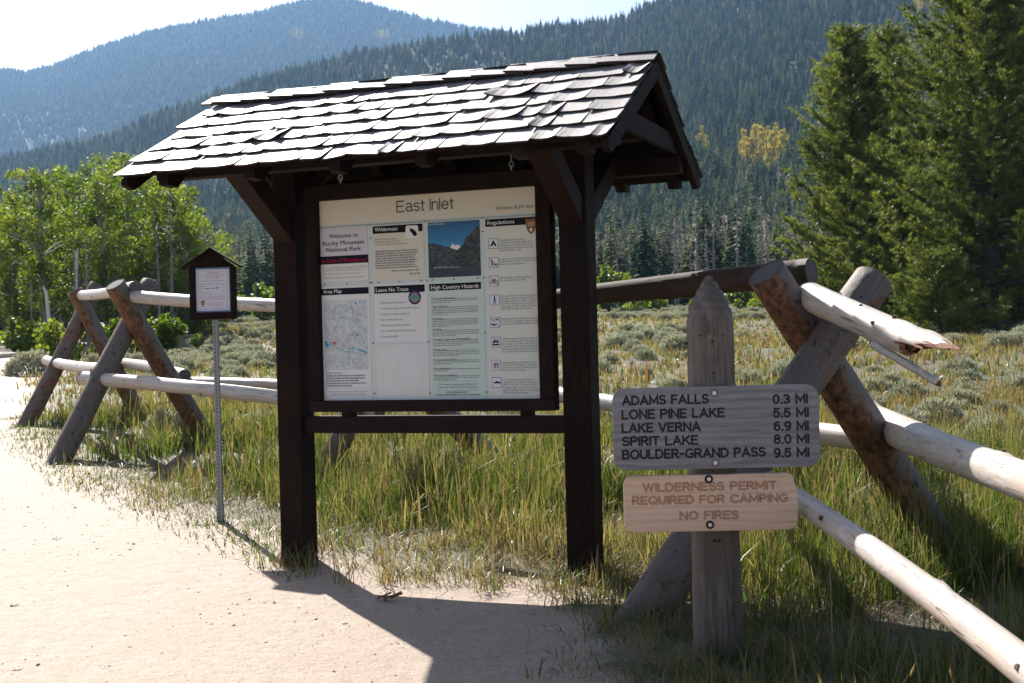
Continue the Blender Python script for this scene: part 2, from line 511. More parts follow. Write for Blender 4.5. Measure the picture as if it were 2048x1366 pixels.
# ------------------------------------------------------------------ information kiosk (its own frame: x along the board, y away from the reader)
K0 = Vector((.36, 7.0, 0.0)); KTH = math.atan2(-.3616, .9323)
KU, KW = Vector((.9323, -.3616, 0)), Vector((.3616, .9323, 0))

def on_plane(px, py, v):              # kiosk-frame (s, z) of a measured point on the vertical plane y = v
    x, z = ray(px, py)
    O = K0 + KW * v
    # D*(x,1) = O + s*KU
    det = x * (-KU.y) - (-KU.x)
    D = (O.x * (-KU.y) + KU.x * O.y) / det
    return (x * D - O.x) / KU.x, CAMZ + z * D

kiosk = empty('information_kiosk', K0, KTH)
tag(kiosk, 'dark stained timber information kiosk with a curled shingle roof beside the dirt path', 'kiosk')
GZL = float(gz(-1.26, 7.63)); SL = -1.737
for s0, zb in ((0.0, -.15), (SL, -.10)):
    b = MB(); b.box(s0 - .078, s0 + .078, -.078, .078, zb, 2.33); b.build('post', M['stain'], kiosk, bevel=.006)
b = MB(); b.box(SL + .0785, -.0785, -.045, .045, .806, .902); b.build('crossbar', M['stain_x'], kiosk, bevel=.004)
b = MB(); b.box(-2.05, .36, -.06, .06, 2.331, 2.46); b.build('header_beam', M['stain_x'], kiosk, bevel=.005)
b = MB(); b.box(-2.19, .43, -.03, .03, 2.60, 2.70); b.build('ridge_beam', M['stain_x'], kiosk)
PITCH = math.atan2(.535, .92)
zr = lambda v: 2.762 - abs(v) * math.tan(PITCH)     # top of the roof deck
for sg in (-1, 1):
    b = MB(); b.box(-2.175, .425, sg * .62 - .045, sg * .62 + .045, 2.222, 2.318); b.build('eave_beam', M['stain_x'], kiosk, bevel=.004)
# rafters with angled tails
RD = .062
for s0 in (-1.97, -1.45, -.96, -.49, .015, .33):
    for sg in (-1, 1):
        b = MB()
        zc = lambda v: zr(v) - .022
        pts = [(0.031, zc(.031)), (.885, zc(.885)), (.885, zc(.885) - RD), (.80, zc(.80) - RD - .055), (.665, zc(.665) - RD - .01), (.031, zc(.031) - RD - .01)]
        b.prism([(sg * p[0], p[1]) for p in pts], s0 - .03, s0 + .03, 'x')
        b.build('rafter', M['brace'] if s0 == .015 else M['stain'], kiosk)
for s0, s1 in ((-2.215, -2.176), (.426, .462)):      # barge boards
    for sg in (-1, 1):
        b = MB()
        pts = [(0.0, zr(0) - .020), (.915, zr(.915) - .020), (.915, zr(.915) - .06), (.85, zr(.85) - .115), (0.0, zr(0) - .125)]
        b.prism([(sg * (p[0] + .0015), p[1]) for p in pts], s0, s1, 'x')
        b.build('barge_board', M['stain'], kiosk, bevel=.003)
b = MB(); b.box(.395, .425, -.56, .56, 2.32, 2.42); b.build('tie_beam', M['stain'], kiosk)
# braces from the posts out to the eave beams
for s0 in (0.0, SL):
    for sg in (-1, 1):
        b = MB(); b.prism([(sg * .079, 1.90), (sg * .079, 2.05), (sg * .50, 2.318), (sg * .66, 2.221), (sg * .574, 2.221)][0:3] + [(sg * .575, 2.318), (sg * .575, 2.225)] , s0 - .06, s0 + .06, 'x')
        b.build('brace', M['brace'], kiosk, bevel=.004)
for s0, d in ((SL, 1), (0.0, -1)):
    b = MB(); b.prism([(s0 + d * .079, 2.12), (s0 + d * .079, 2.20), (s0 + d * .26, 2.331), (s0 + d * .34, 2.331)], -.03, .03, 'y'); b.build('brace', M['stain'], kiosk)
# roof deck and shingles
roof = MB()
for sg in (-1, 1):
    pts = [(0.0, zr(0)), (sg * .915, zr(.915)), (sg * .915, zr(.915) - .019), (0.0, zr(0) - .019)]
    roof.prism(pts, -2.20, .45, 'x')
roof = roof.build('roof', M['stain'], kiosk)
tag(roof, 'gable roof covered in sunlit curled wooden shingles')
def shingle_mesh(wd, L, th, curl, skew, seed):
    r = random.Random(seed)
    nx_, ny_ = 5, 3
    top, bot = [], []
    for j in range(ny_ + 1):
        v = j / ny_
        for i in range(nx_ + 1):
            u = i / nx_ * 2 - 1
            k = (1 - v) ** 1.4
            jag = (r.uniform(-.004, .004) if j == 0 else 0)
            z = curl * (u * u) * k + skew * u * k
            tt = th * (1 - .7 * v)
            top.append((u * wd / 2, v * L + jag, z + tt)); bot.append((u * wd / 2, v * L + jag, z))
    n = (nx_ + 1) * (ny_ + 1); V = top + bot; Fc = []; mi = []
    for j in range(ny_):
        for i in range(nx_):
            a = j * (nx_ + 1) + i
            Fc.append((a, a + 1, a + nx_ + 2, a + nx_ + 1)); mi.append(0)
            Fc.append((n + a, n + a + nx_ + 1, n + a + nx_ + 2, n + a + 1)); mi.append(1)
    for i in range(nx_): Fc.append((i, n + i, n + i + 1, i + 1)); mi.append(1)
    for j in range(ny_):
        a = j * (nx_ + 1); Fc.append((a, a + nx_ + 1, n + a + nx_ + 1, n + a)); mi.append(1)
        a += nx_; Fc.append((a, n + a, n + a + nx_ + 1, a + nx_ + 1)); mi.append(1)
    me = bpy.data.meshes.new('shingle'); me.from_pydata(V, [], Fc); me.polygons.foreach_set('material_index', mi)
    me.polygons.foreach_set('use_smooth', [False] * len(Fc)); me.update()
    me.materials.append(M['shingle']); me.materials.append(M['shingle_edge'])
    return me
r = random.Random(11)
EXP = .158
slope = math.hypot(.93, .54)
for sg in (-1, 1):
    for c in range(6):
        x = -2.235 + r.uniform(-.03, .03) + (.015 * c if c % 2 else 0)
        end = .468 + r.uniform(-.008, .008)
        while x < end - .02:
            wd = r.choice([.10, .12, .14, .16, .18, .21, .24]) * r.uniform(.92, 1.08)
            if x + wd > end - .07: wd = end - x
            L = .335
            curl = abs(r.gauss(.0035, .0045)) + .0015
            skew = r.gauss(0, .0025)
            if r.random() < .05: curl += .014
            me = shingle_mesh(wd - r.uniform(.003, .008), L, r.uniform(.007, .010), curl, skew, r.random())
            d = EXP * c + r.uniform(-.007, .007) - .012
            v = .93 - d * math.cos(PITCH)
            z = zr(.93) + d * math.sin(PITCH) + .004 + (0 if c == 0 else .006)
            tilt = PITCH - math.radians(2.5 if c else 1.6)
            o = link('shingle', me, None, roof)
            o.location = (x + wd / 2, sg * v, z)
            o.rotation_euler = (Euler((tilt, 0, 0)).to_matrix() if sg < 0 else (Matrix.Rotation(math.pi, 3, 'Z') @ Euler((tilt, 0, 0)).to_matrix())).to_euler()
            o.rotation_euler.rotate_axis('Z', r.gauss(0, .012))
            x += wd
# ridge caps: overlapping boards laid along the ridge, each over the next one to the left
x = .475; k = 0
while x > -2.16:
    L = min(.30, x + 2.235); st = r.uniform(.165, .20)
    for sg in (-1, 1):
        me = shingle_mesh(L, .135, .011, .001, -.004, k + sg)
        o = link('ridge_cap', me, None, roof)
        o.location = (x - L / 2, sg * .128, zr(.128) + .026 + .004 * (k % 2) - (0.0 if sg < 0 else .004))
        o.rotation_euler = (Euler((PITCH + .01, 0, 0)).to_matrix() if sg < 0 else (Matrix.Rotation(math.pi, 3, 'Z') @ Euler((PITCH + .01, 0, 0)).to_matrix())).to_euler()
        o.rotation_euler.rotate_axis('Y', (.030 if sg < 0 else -.030))
    x -= st; k += 1

# ------------------------------------------------------------------ flat print and lettering
def text_mesh(body, bold=0.0, spacing=1.0, extrude=0.0):
    cu = bpy.data.curves.new('t', 'FONT'); cu.body = body; cu.size = 1.0
    cu.space_character = spacing
    cu.resolution_u = 2; cu.extrude = extrude
    o = bpy.data.objects.new('t', cu)
    me = bpy.data.meshes.new_from_object(o)
    bpy.data.objects.remove(o); bpy.data.curves.remove(cu)
    n = len(me.vertices); co = np.empty(n * 3, np.float32); me.vertices.foreach_get('co', co)
    co = co.reshape(-1, 3)
    fs = [tuple(p.vertices) for p in me.polygons]
    bpy.data.meshes.remove(me)
    return co, fs
_capH = None
def put_text(mb, body, x0, x1, zbase, cap, y, bold=0.0, spacing=1.0, x1_free=False, align='L', mi=0):
    """letters on a vertical plane facing -y; width fitted to x0..x1, cap height given"""
    global _capH
    if _capH is None:
        c, _ = text_mesh('H'); _capH = c[:, 1].max()
    co, fs = text_mesh(body, bold, spacing)
    if not len(co): return
    k = cap / _capH
    wdt = co[:, 0].max() - co[:, 0].min()
    kx = k if x1 is None else (x1 - x0) / wdt
    for i, dx in enumerate((0.0,) if bold < .025 else (-bold * .3, 0.0, bold * .3)):
        V = [(x0 + (c[0] - co[:, 0].min() + dx) * kx, y - .00012 * i, zbase + c[1] * k) for c in co]
        mb.add(V, fs, mi)

def arc(cx, cy, rx, ry, a0, a1, n=10):
    return [(cx + rx * math.cos(math.radians(a0 + (a1 - a0) * i / n)), cy + ry * math.sin(math.radians(a0 + (a1 - a0) * i / n))) for i in range(n + 1)]
GL = {                                # stroke lettering as cut with a router: (advance width, strokes), cap height 1
 'A': (.78, [[(0, 0), (.39, 1), (.78, 0)], [(.13, .31), (.65, .31)]]),
 'B': (.66, [[(0, 0), (0, 1), (.36, 1)] + arc(.36, .77, .25, .23, 90, -90) + [(0, .54)], [(.36, .54)] + arc(.38, .27, .28, .27, 90, -90) + [(0, 0)]]),
 'C': (.74, [arc(.42, .5, .42, .5, 42, 318, 18)]),
 'D': (.72, [[(0, 0), (0, 1), (.28, 1)] + arc(.28, .5, .44, .5, 90, -90, 16) + [(0, 0)]]),
 'E': (.58, [[(.58, 1), (0, 1), (0, 0), (.58, 0)], [(0, .52), (.50, .52)]]),
 'F': (.56, [[(.56, 1), (0, 1), (0, 0)], [(0, .52), (.48, .52)]]),
 'G': (.80, [arc(.44, .5, .44, .5, 48, 318, 18) + [(.80, .22), (.80, .45), (.50, .45)]]),
 'I': (.0, [[(0, 0), (0, 1)]]),
 'K': (.66, [[(0, 0), (0, 1)], [(.62, 1), (0, .36)], [(.22, .58), (.66, 0)]]),
 'L': (.54, [[(0, 1), (0, 0), (.54, 0)]]),
 'M': (.86, [[(0, 0), (0, 1), (.43, .22), (.86, 1), (.86, 0)]]),
 'N': (.70, [[(0, 0), (0, 1), (.70, 0), (.70, 1)]]),
 'O': (.84, [arc(.42, .5, .42, .5, 90, 450, 26)]),
 'P': (.62, [[(0, 0), (0, 1), (.34, 1)] + arc(.34, .74, .28, .26, 90, -90) + [(0, .48)]]),
 'Q': (.84, [arc(.42, .5, .42, .5, 90, 450, 26), [(.50, .26), (.82, -.04)]]),
 'R': (.66, [[(0, 0), (0, 1), (.36, 1)] + arc(.36, .75, .27, .25, 90, -90) + [(0, .50)], [(.30, .50), (.66, 0)]]),
 'S': (.60, [arc(.30, .75, .28, .25, 30, 235, 10) + arc(.30, .26, .31, .26, 60, -150, 12)]),
 'T': (.66, [[(0, 1), (.66, 1)], [(.33, 1), (.33, 0)]]),
 'U': (.68, [[(0, 1), (0, .32)] + arc(.34, .32, .34, .32, 180, 360, 12) + [(.68, 1)]]),
 'V': (.74, [[(0, 1), (.37, 0), (.74, 1)]]),
 'W': (1.06, [[(0, 1), (.27, 0), (.53, .9), (.79, 0), (1.06, 1)]]),
 '-': (.36, [[(0, .45), (.36, .45)]]), '.': (.05, [[(0, .0), (.05, .0)]]),
 '0': (.56, [arc(.28, .5, .28, .5, 90, 450, 22)]),
 '3': (.54, [arc(.25, .75, .26, .25, 155, -80, 10) + arc(.25, .27, .28, .27, 80, -155, 12)]),
 '5': (.54, [[(.50, 1), (.08, 1), (.03, .52)] + arc(.25, .33, .28, .33, 125, -145, 14)]),
 '6': (.56, [arc(.30, .62, .28, .38, 60, 180, 8) + arc(.28, .31, .27, .31, 180, 540, 18)]),
 '8': (.56, [arc(.28, .76, .23, .24, 270, 630, 16), arc(.28, .27, .28, .27, 90, 450, 18)]),
 '9': (.56, [arc(.26, .38, .28, .38, 240, 360, 8) + arc(.28, .69, .27, .31, 0, 360, 18)]),
 'a': (.50, [arc(.25, .52, .22, .22, 150, 0, 8) + [(.47, .10), (.52, .01)], [(.47, .44), (.30, .42)] + arc(.22, .22, .20, .20, 90, 270, 8) + arc(.26, .22, .21, .20, 270, 350, 5)]),
 's': (.42, [arc(.22, .56, .19, .17, 25, 225, 9) + arc(.22, .20, .21, .19, 60, -155, 10)]),
 't': (.26, [[(.11, .92), (.11, .14)] + arc(.20, .12, .09, .11, 180, 280, 5), [(0, .70), (.25, .70)]]),
 'n': (.44, [[(0, 0), (0, .73)], [(0, .50)] + arc(.22, .50, .22, .23, 180, 0, 10) + [(.44, 0)]]),
 'l': (.0, [[(0, 0), (0, 1)]]),
 'e': (.50, [[(.02, .38), (.50, .38)] + arc(.26, .37, .25, .36, 5, 320, 18)]),
}
def put_strokes(mb, body, x0, x1, zbase, cap, y, sw, gap=.26, space=.50):
    """router lettering fitted between x0 and x1; sw = stroke width"""
    X = 0.0; items = []
    for ch in body:
        if ch == ' ': X += space; continue
        wd, st = GL[ch]; items.append((X, st)); X += wd + gap
    X -= gap; kx = (x1 - x0 - sw) / X; kz = cap - sw; li = 0
    for ox_, st in items:
        for pl in st:
            P_ = [(x0 + sw / 2 + (ox_ + p[0]) * kx, zbase + sw / 2 + p[1] * kz) for p in pl]
            closed = abs(P_[0][0] - P_[-1][0]) + abs(P_[0][1] - P_[-1][1]) < 1e-6
            n = len(P_); Lf, Rt = [], []
            for i in range(n):
                a_ = P_[i - 1] if i > 0 else (P_[-2] if closed else None); c_ = P_[i + 1] if i < n - 1 else (P_[1] if closed else None); b_ = P_[i]
                def nd(p, q):
                    dx, dz = q[0] - p[0], q[1] - p[1]; l = math.hypot(dx, dz) or 1e-9; return dx / l, dz / l
                d1 = nd(a_, b_) if a_ else nd(b_, c_); d2 = nd(b_, c_) if c_ else d1
                n1, n2 = (-d1[1], d1[0]), (-d2[1], d2[0]); mx, mz = n1[0] + n2[0], n1[1] + n2[1]; l = math.hypot(mx, mz) or 1e-9; mx, mz = mx / l, mz / l
                k_ = sw / 2 / max(.38, mx * n1[0] + mz * n1[1])
                ex = (0 if closed else (-1 if i == 0 else 1 if i == n - 1 else 0)) * sw * .42
                bx_, bz_ = b_[0] + d1[0] * ex, b_[1] + d1[1] * ex
                Lf.append((bx_ + mx * k_, bz_ + mz * k_)); Rt.append((bx_ - mx * k_, bz_ - mz * k_))
            li += 1; yy = y - .00003 * (li % 5)
            mb.add([(p[0], yy, p[1]) for p in Lf + Rt], [(i, i + 1, n + i + 1, n + i) for i in range(n - 1)])
board = empty('notice_board', K0, KTH)
tag(board, 'framed trailhead notice board with map and regulation panels hanging between the kiosk posts', 'notice board')
FX0, FX1, FZ0, FZ1 = -1.600, -.122, .928, 2.215
PX0, PX1, PZ0, PZ1 = -1.524, -.206, .992, 2.125
for a_ in (('x', FX0, FX1, FZ0, PZ0), ('x', FX0, FX1, PZ1, FZ1), ('z', FX0, PX0, PZ0 + .0005, PZ1 - .0005), ('z', PX1, FX1, PZ0 + .0005, PZ1 - .0005)):
    b = MB(); b.box(a_[1], a_[2], -.080, .0, a_[3], a_[4]); b.build('frame_rail', M['stain_x'] if a_[0] == 'x' else M['stain'], board, bevel=.004)
b = MB(); b.box(FX0 + .03, FX1 - .03, -.040, -.012, FZ0 + .03, FZ1 - .03)
M['panel_base'] = flat('panel_backing', (.60, .66, .65), .45)
b.build('backing_panel', M['panel_base'], board)
for s0 in (-1.38, -.30):
    b = MB(); b.box(s0 - .03, s0 + .03, -.05, .02, .9025, .9275); b.build('spacer_block', M['stain'], board)
def pp(px, py): return on_plane(px, py, -.05)
def rect(px0, py0, px1, py1):         # top-left and bottom-right corners measured on the board
    s0, z1 = pp(px0, py0); s1, z0 = pp(px1, py1)
    return s0, s1, z0, z1
P = {n: flat('print_' + n, c, .6, 0, .12) for n, c in dict(cream=(.70, .66, .565), lavender=(.62, .62, .68), paper=(.74, .73, .70), black=(.010, .012, .02), red=(.42, .01, .05), grey=(.76, .75, .75), mint=(.60, .69, .63), stone=(.70, .70, .63), white=(.80, .79, .79), text=(.10, .10, .11), soft=(.24, .25, .27), purple=(.10, .025, .12), green=(.13, .33, .22), brown=(.25, .12, .05), tan=(.42, .28, .16), icon=(.72, .73, .80)).items()}
YS = -.0425
def sheet(name, r4, mat, y=YS, parent=board, th=.0025):
    s0, s1, z0, z1 = r4
    b = MB(); b.box(s0, s1, y, y + th, z0, z1)
    return b.build(name, mat, parent)
def flatrect(mb, s0, s1, z0, z1, y, mi=0): mb.add([(s0, y, z0), (s1, y, z0), (s1, y, z1), (s0, y, z1)], [(0, 1, 2, 3)], mi)
def bars(mb, s0, s1, z, h, y, rr, mi=0):   # a line of small print too small to read
    x = s0
    while x < s1 - .004:
        wl = rr.uniform(.006, .022); e = min(x + wl, s1)
        flatrect(mb, x, e, z, z + h * rr.uniform(.75, 1), y, mi); x = e + .0035
def px_text(mb, body, l, rgt, cap, y=YS - .0012, bold=.0, spacing=1.0, mi=0):
    s0, z0 = pp(*l); s1, _ = pp(*rgt)
    put_text(mb, body, s0, s1, z0, cap, y, bold, spacing, mi=mi)
HP = 1 / 352.                        # metres per pixel on the board (about)
rr = random.Random(5)
# title strip
hd = sheet('title_panel', (PX0, PX1, 1.988, PZ1), P['cream'])
mb = MB(); ta, tz = pp(792, 426.5); tb_, _ = pp(907, 418.5); put_strokes(mb, 'East Inlet', ta, tb_, tz, .066, YS - .0012, .0075, .17, .32)
mb.build('lettering', P['text'], hd, fix=False)
mb = MB(); px_text(mb, 'Elevation: 8,391 feet', (991, 420.8), (1066, 416), .019, bold=.02); mb.build('lettering', P['text'], hd, fix=False)
mb = MB(); mb.box(PX0, PX1, -.0445, -.0405, 1.970, 1.978); mb.build('joint_strip', flat('aluminium_strip', (.36, .38, .35), .4, .5), hd)
# Welcome
sh = sheet('welcome_panel', (PX0, pp(736, 565)[0], 1.655, 1.962), P['lavender'])
mb = MB()
px_text(mb, 'Welcome to', (657, 477.8), (715, 474.8), .0235, bold=.03)
px_text(mb, 'Rocky Mountain', (644.6, 492.8), (727.5, 489.2), .0235, bold=.03)
px_text(mb, 'National Park', (651.6, 505.2), (721.5, 501.2), .0235, bold=.03)
mb.build('lettering', P['black'], sh, fix=False)
mb = MB(); flatrect(mb, PX0, sheet_r := pp(735.5, 526)[0], pp(640, 530.5)[1], pp(640, 514.6)[1], YS - .0006); mb.build('header_band', P['black'], sh, fix=False)
mb = MB(); px_text(mb, 'In Case of Emergency', (643, 527.2), (731, 521.4), .0215, bold=.035); mb.build('lettering', P['red'], sh, fix=False)
mb = MB(); flatrect(mb, PX0, sheet_r, 1.665, pp(640, 530.8)[1], YS - .0006); mb.build('white_area', P['paper'], sh, fix=False)
mb = MB()
for body, l, e in (('Report all emergencies to the nearest Park Ranger', (644, 539), (731, 535)), ('or call Park headquarters at (970) 586-1203', (644, 544), (720, 540.2)), ('After hours (5:00 p.m. to 8:00 a.m.) call 911', (645, 551.2), (720, 547.5)), ('Cellular phone coverage in the park is unreliable', (645, 559), (727, 555.5))):
    px_text(mb, body, l, e, .0095, bold=.01)
mb.build('lettering', P['soft'], sh, fix=False)
# Wilderness
c0, c1 = pp(743.5, 454)[0], pp(846, 460)[0]
sh = sheet('wilderness_panel', (c0, c1, 1.660, 1.968), P['cream'])
mb = MB(); flatrect(mb, c0 + .002, c1 - .006, pp(744, 469)[1], pp(744, 454)[1], YS - .0006); mb.build('header_band', P['black'], sh, fix=False)
mb = MB(); px_text(mb, 'Wilderness', (748.5, 464.2), (794, 461), .021, bold=.035); mb.build('lettering', P['white'], sh, fix=False)
mb = MB()
for i, (l_, e_, body) in enumerate((((749, 482), (792, 479), 'Please Protect Rocky'), ((749, 487.3), (800, 484), "Mountain National Park's"), ((749, 492.6), (814, 488.6), 'Precious Wilderness Resources'))): px_text(mb, body, l_, e_, .0105, bold=.01)
for i in range(8):
    s0, z = pp(750, 506 + i * 4.72); bars(mb, s0, s0 + (.262, .258, .25, .242, .256, .245, .246, .258)[i], z, .0085, YS - .0012, rr)
s1, z = pp(838, 541.5); bars(mb, s1 - .17, s1, z, .0075, YS - .0012, rr); s1, z = pp(841, 548.5); bars(mb, s1 - .07, s1, z, .0075, YS - .0012, rr)
mb.build('lettering', P['soft'], sh, fix=False)
def roundrect(mb, s0, s1, z0, z1, r_, y, mi=0, n=5):
    pts = []
    for cx, cz, a0 in ((s1 - r_, z1 - r_, 0), (s0 + r_, z1 - r_, 90), (s0 + r_, z0 + r_, 180), (s1 - r_, z0 + r_, 270)):
        for i in range(n + 1):
            a = math.radians(a0 + 90 * i / n); pts.append((cx + r_ * math.cos(a), y, cz + r_ * math.sin(a)))
    mb.add(pts, [tuple(range(len(pts)))][0:1], mi)
mb = MB(); a, b_, c, d = rect(810, 452.5, 836, 476); roundrect(mb, a, b_, c, d, .012, YS - .0016); mb.build('badge', P['white'], sh, fix=False)
mb = MB()
ox, oz = a + .018, c + .010
pts = [(0.004, .048), (.010, .044), (.024, .040), (.040, .030), (.050, .016), (.052, .004), (.036, -.002), (.026, .008), (.016, .022), (.006, .030), (.010, .036)]
mb.add([(ox + p[0], YS - .0020, oz + p[1]) for p in pts], [tuple(range(len(pts)))[::-1]]); mb.build('paw_emblem', P['black'], sh, fix=False)
# lake photograph
a, b_, c, d = rect(854, 446.8, 960.5, 552)
sh = sheet('photo_panel', (a, b_, c, d), P['black'])
def photo_mat():
    m, t, bs, o = newmat('lake_photo_sky')
    tc = t.nodes.new('ShaderNodeTexCoord'); sp = t.nodes.new('ShaderNodeSeparateXYZ'); t.links.new(tc.outputs['Generated'], sp.inputs[0])
    r_ = ramp(t, [(0., (.10, .33, .55)), (.35, (.03, .22, .46)), (1., (.008, .09, .22))], sp.outputs['Z'])
    t.links.new(r_.outputs[0], bs.inputs['Base Color']); bs.inputs['Roughness'].default_value = .45
    return m
mb = MB(); flatrect(mb, a + .001, b_ - .001, c + .12, d - .001, YS - .0006); mb.build('print_sky', photo_mat(), sh, fix=False)
def rockprint(name, c0_, c1_, sc_):
    m, t, bs, o = newmat(name)
    g = noise(t, coords(t, (1, 1, 1.6), per_object=False), sc_, 6, .75, .8)
    t.links.new(ramp(t, [(.48, c0_), (.62, c1_)], g).outputs[0], bs.inputs['Base Color']); bs.inputs['Roughness'].default_value = .45
    return m
W_, H_ = b_ - a, d - c
rt = random.Random(3)
def ridge_poly(mb, prof, y, zbot):
    pts = []
    for i in range(len(prof) - 1):
        for k in range(5):
            u = k / 5; x_ = prof[i][0] * (1 - u) + prof[i + 1][0] * u; z_ = prof[i][1] * (1 - u) + prof[i + 1][1] * u
            pts.append((a + x_ * W_, c + (z_ + rt.uniform(-.008, .012)) * H_))
    pts.append((a + prof[-1][0] * W_, c + prof[-1][1] * H_))
    n = len(pts)
    V = [(p[0], y, p[1]) for p in pts] + [(p[0], y, c + zbot * H_) for p in pts]
    mb.add(V, [(i, i + 1, n + i + 1, n + i)[::-1] for i in range(n - 1)])
mb = MB(); ridge_poly(mb, [(.40, .50), (.44, .54), (.47, .60), (.52, .56), (.60, .57), (.64, .52)], YS - .0009, .40); mb.build('print_cloud', P['white'], sh, fix=False)
mb = MB(); ridge_poly(mb, [(.003, .63), (.10, .62), (.22, .585), (.38, .545), (.50, .50), (.60, .46)], YS - .0012, .18); mb.build('print_ridge', rockprint('rock_print', (.012, .02, .028), (.10, .125, .13), 45), sh, fix=False)
mb = MB(); ridge_poly(mb, [(.50, .42), (.60, .50), (.68, .57), (.74, .70), (.82, .74), (.90, .84), (.997, .90)], YS - .0015, .10); mb.build('print_ridge', rockprint('cliff_print', (.006, .012, .014), (.10, .11, .105), 60), sh, fix=False)
mb = MB(); flatrect(mb, a + .001, b_ - .001, c + .001, c + .165 * H_, YS - .0018); mb.build('print_lake', rockprint('lake_print', (.010, .028, .045), (.03, .05, .07), 20), sh, fix=False)
mb = MB(); ridge_poly(mb, [(.10, .18), (.3, .195), (.5, .185), (.62, .18)], YS - .0021, .165); mb.build('print_shore', P['soft'], sh, fix=False)
mb = MB(); px_text(mb, 'Lone Pine Lake', (856, 452), (888, 450.5), .011, bold=.01); mb.build('lettering', P['grey'], sh, fix=False)
# Regulations
c0 = pp(969, 440)[0]
sh = sheet('regulations_panel', (c0, PX1, PZ0, 1.966), P['stone'])
mb = MB(); flatrect(mb, c0 + .001, PX1, pp(969, 455)[1], pp(969, 440)[1], YS - .0006); mb.build('header_band', P['black'], sh, fix=False)
mb = MB(); px_text(mb, 'Regulations', (974, 450.6), (1027.6, 447.4), .020, bold=.035); mb.build('lettering', P['white'], sh, fix=False)
def arrowhead(parent, cx, cz, wd, ht, y):
    pts = [(-.5, .40), (-.38, .50), (-.1, .44), (.2, .5), (.5, .40), (.44, .05), (.28, -.30), (0, -.5), (-.28, -.30), (-.42, .0)]
    mb = MB(); mb.add([(cx + p[0] * wd, y, cz + p[1] * ht) for p in pts], [tuple(range(len(pts)))[::-1]]); mb.build('arrowhead_emblem', P['brown'], parent, fix=False)
    mb = MB(); mb.add([(cx + p[0] * wd, y - .0004, cz + p[1] * ht) for p in ((-.3, .28), (.3, .30), (.36, .1), (.1, -.05), (-.28, .02))], [(4, 3, 2, 1, 0)]); mb.build('arrowhead_emblem', P['tan'], parent, fix=False)
    mb = MB(); mb.add([(cx + p[0] * wd, y - .0007, cz + p[1] * ht) for p in ((-.16, -.18), (0, -.10), (.16, -.18), (0, -.36))], [(3, 2, 1, 0)]); mb.build('arrowhead_emblem', P['white'], parent, fix=False)
ax_, az_ = pp(1061, 453.5); arrowhead(sh, ax_, az_, .066, .086, YS - .0016)
ICON = ((976, 478, 995, 497.5), (976.7, 516.5, 995.5, 536), (977, 553, 996, 573), (978.3, 591, 997.4, 611), (979.8, 636, 998, 656), (980.6, 675.4, 999, 695), (981.8, 721, 1001.5, 742), (982.9, 756, 1002, 776))
REG = (['A backcountry permit is', 'required for all overnight use.', 'Campfires are allowed only at', 'specific backcountry campsites', 'with metal fire rings.'],
       ['Dogs, cats and other pets are not', 'permitted on trails or away from', 'roads or parking areas.'], ['All vehicles, including bicycles,', 'are prohibited on trails.'],
       ['Stay on the trails where they are', 'provided. Shortcutting of trails', 'damages soils and plants. Spread', 'out when hiking cross-country,', 'especially on the tundra. Hikers', 'yield right of way to horses.'],
       ['Feeding park animals is prohibited.', 'Store food properly. Never leave', 'your pack unattended with food in it.'],
       ['Saddle and pack animals must stay', 'on authorized trails. Grazing is not', 'permitted. Certified weed free hay', 'is required at trailheads. Pelletized', 'feed, hay cubes or grain products', 'are required in the backcountry.'],
       ['Hunting & Recreational Use of', 'Firearms Prohibited. Possession', 'of Firearms must Comply with', 'Federal & State Laws.'],
       ['A Colorado fishing license is', 'required for persons 16 years or', 'older. Persons 12 years old or', 'younger may use bait in waters', 'open to fishing, except in designated', 'catch and release areas.'])
REGY = (480.5, 518, 555.5, 592, 637.5, 677.5, 725, 759.5)
REGX = (997, 998, 999, 1000, 1001, 1003, 1004, 1005)
def seg(mb, x0, z0, x1, z1, wdt, y, mi):
    d = Vector((x1 - x0, 0, z1 - z0)); n = Vector((-d.z, 0, d.x)).normalized() * wdt / 2
    mb.add([(x0 - n.x, y, z0 - n.z), (x1 - n.x, y, z1 - n.z), (x1 + n.x, y, z1 + n.z), (x0 + n.x, y, z0 + n.z)], [(0, 1, 2, 3)], mi)
def disc(mb, x, z, r_, y, mi, n=12, rin=0):
    o_ = [(x + r_ * math.cos(2 * math.pi * i / n), y, z + r_ * math.sin(2 * math.pi * i / n)) for i in range(n)]
    if not rin: mb.add(o_, [tuple(range(n))], mi)
    else:
        q = [(x + rin * math.cos(2 * math.pi * i / n), y, z + rin * math.sin(2 * math.pi * i / n)) for i in range(n)]
        mb.add(o_ + q, [(i, (i + 1) % n, n + (i + 1) % n, n + i) for i in range(n)], mi)
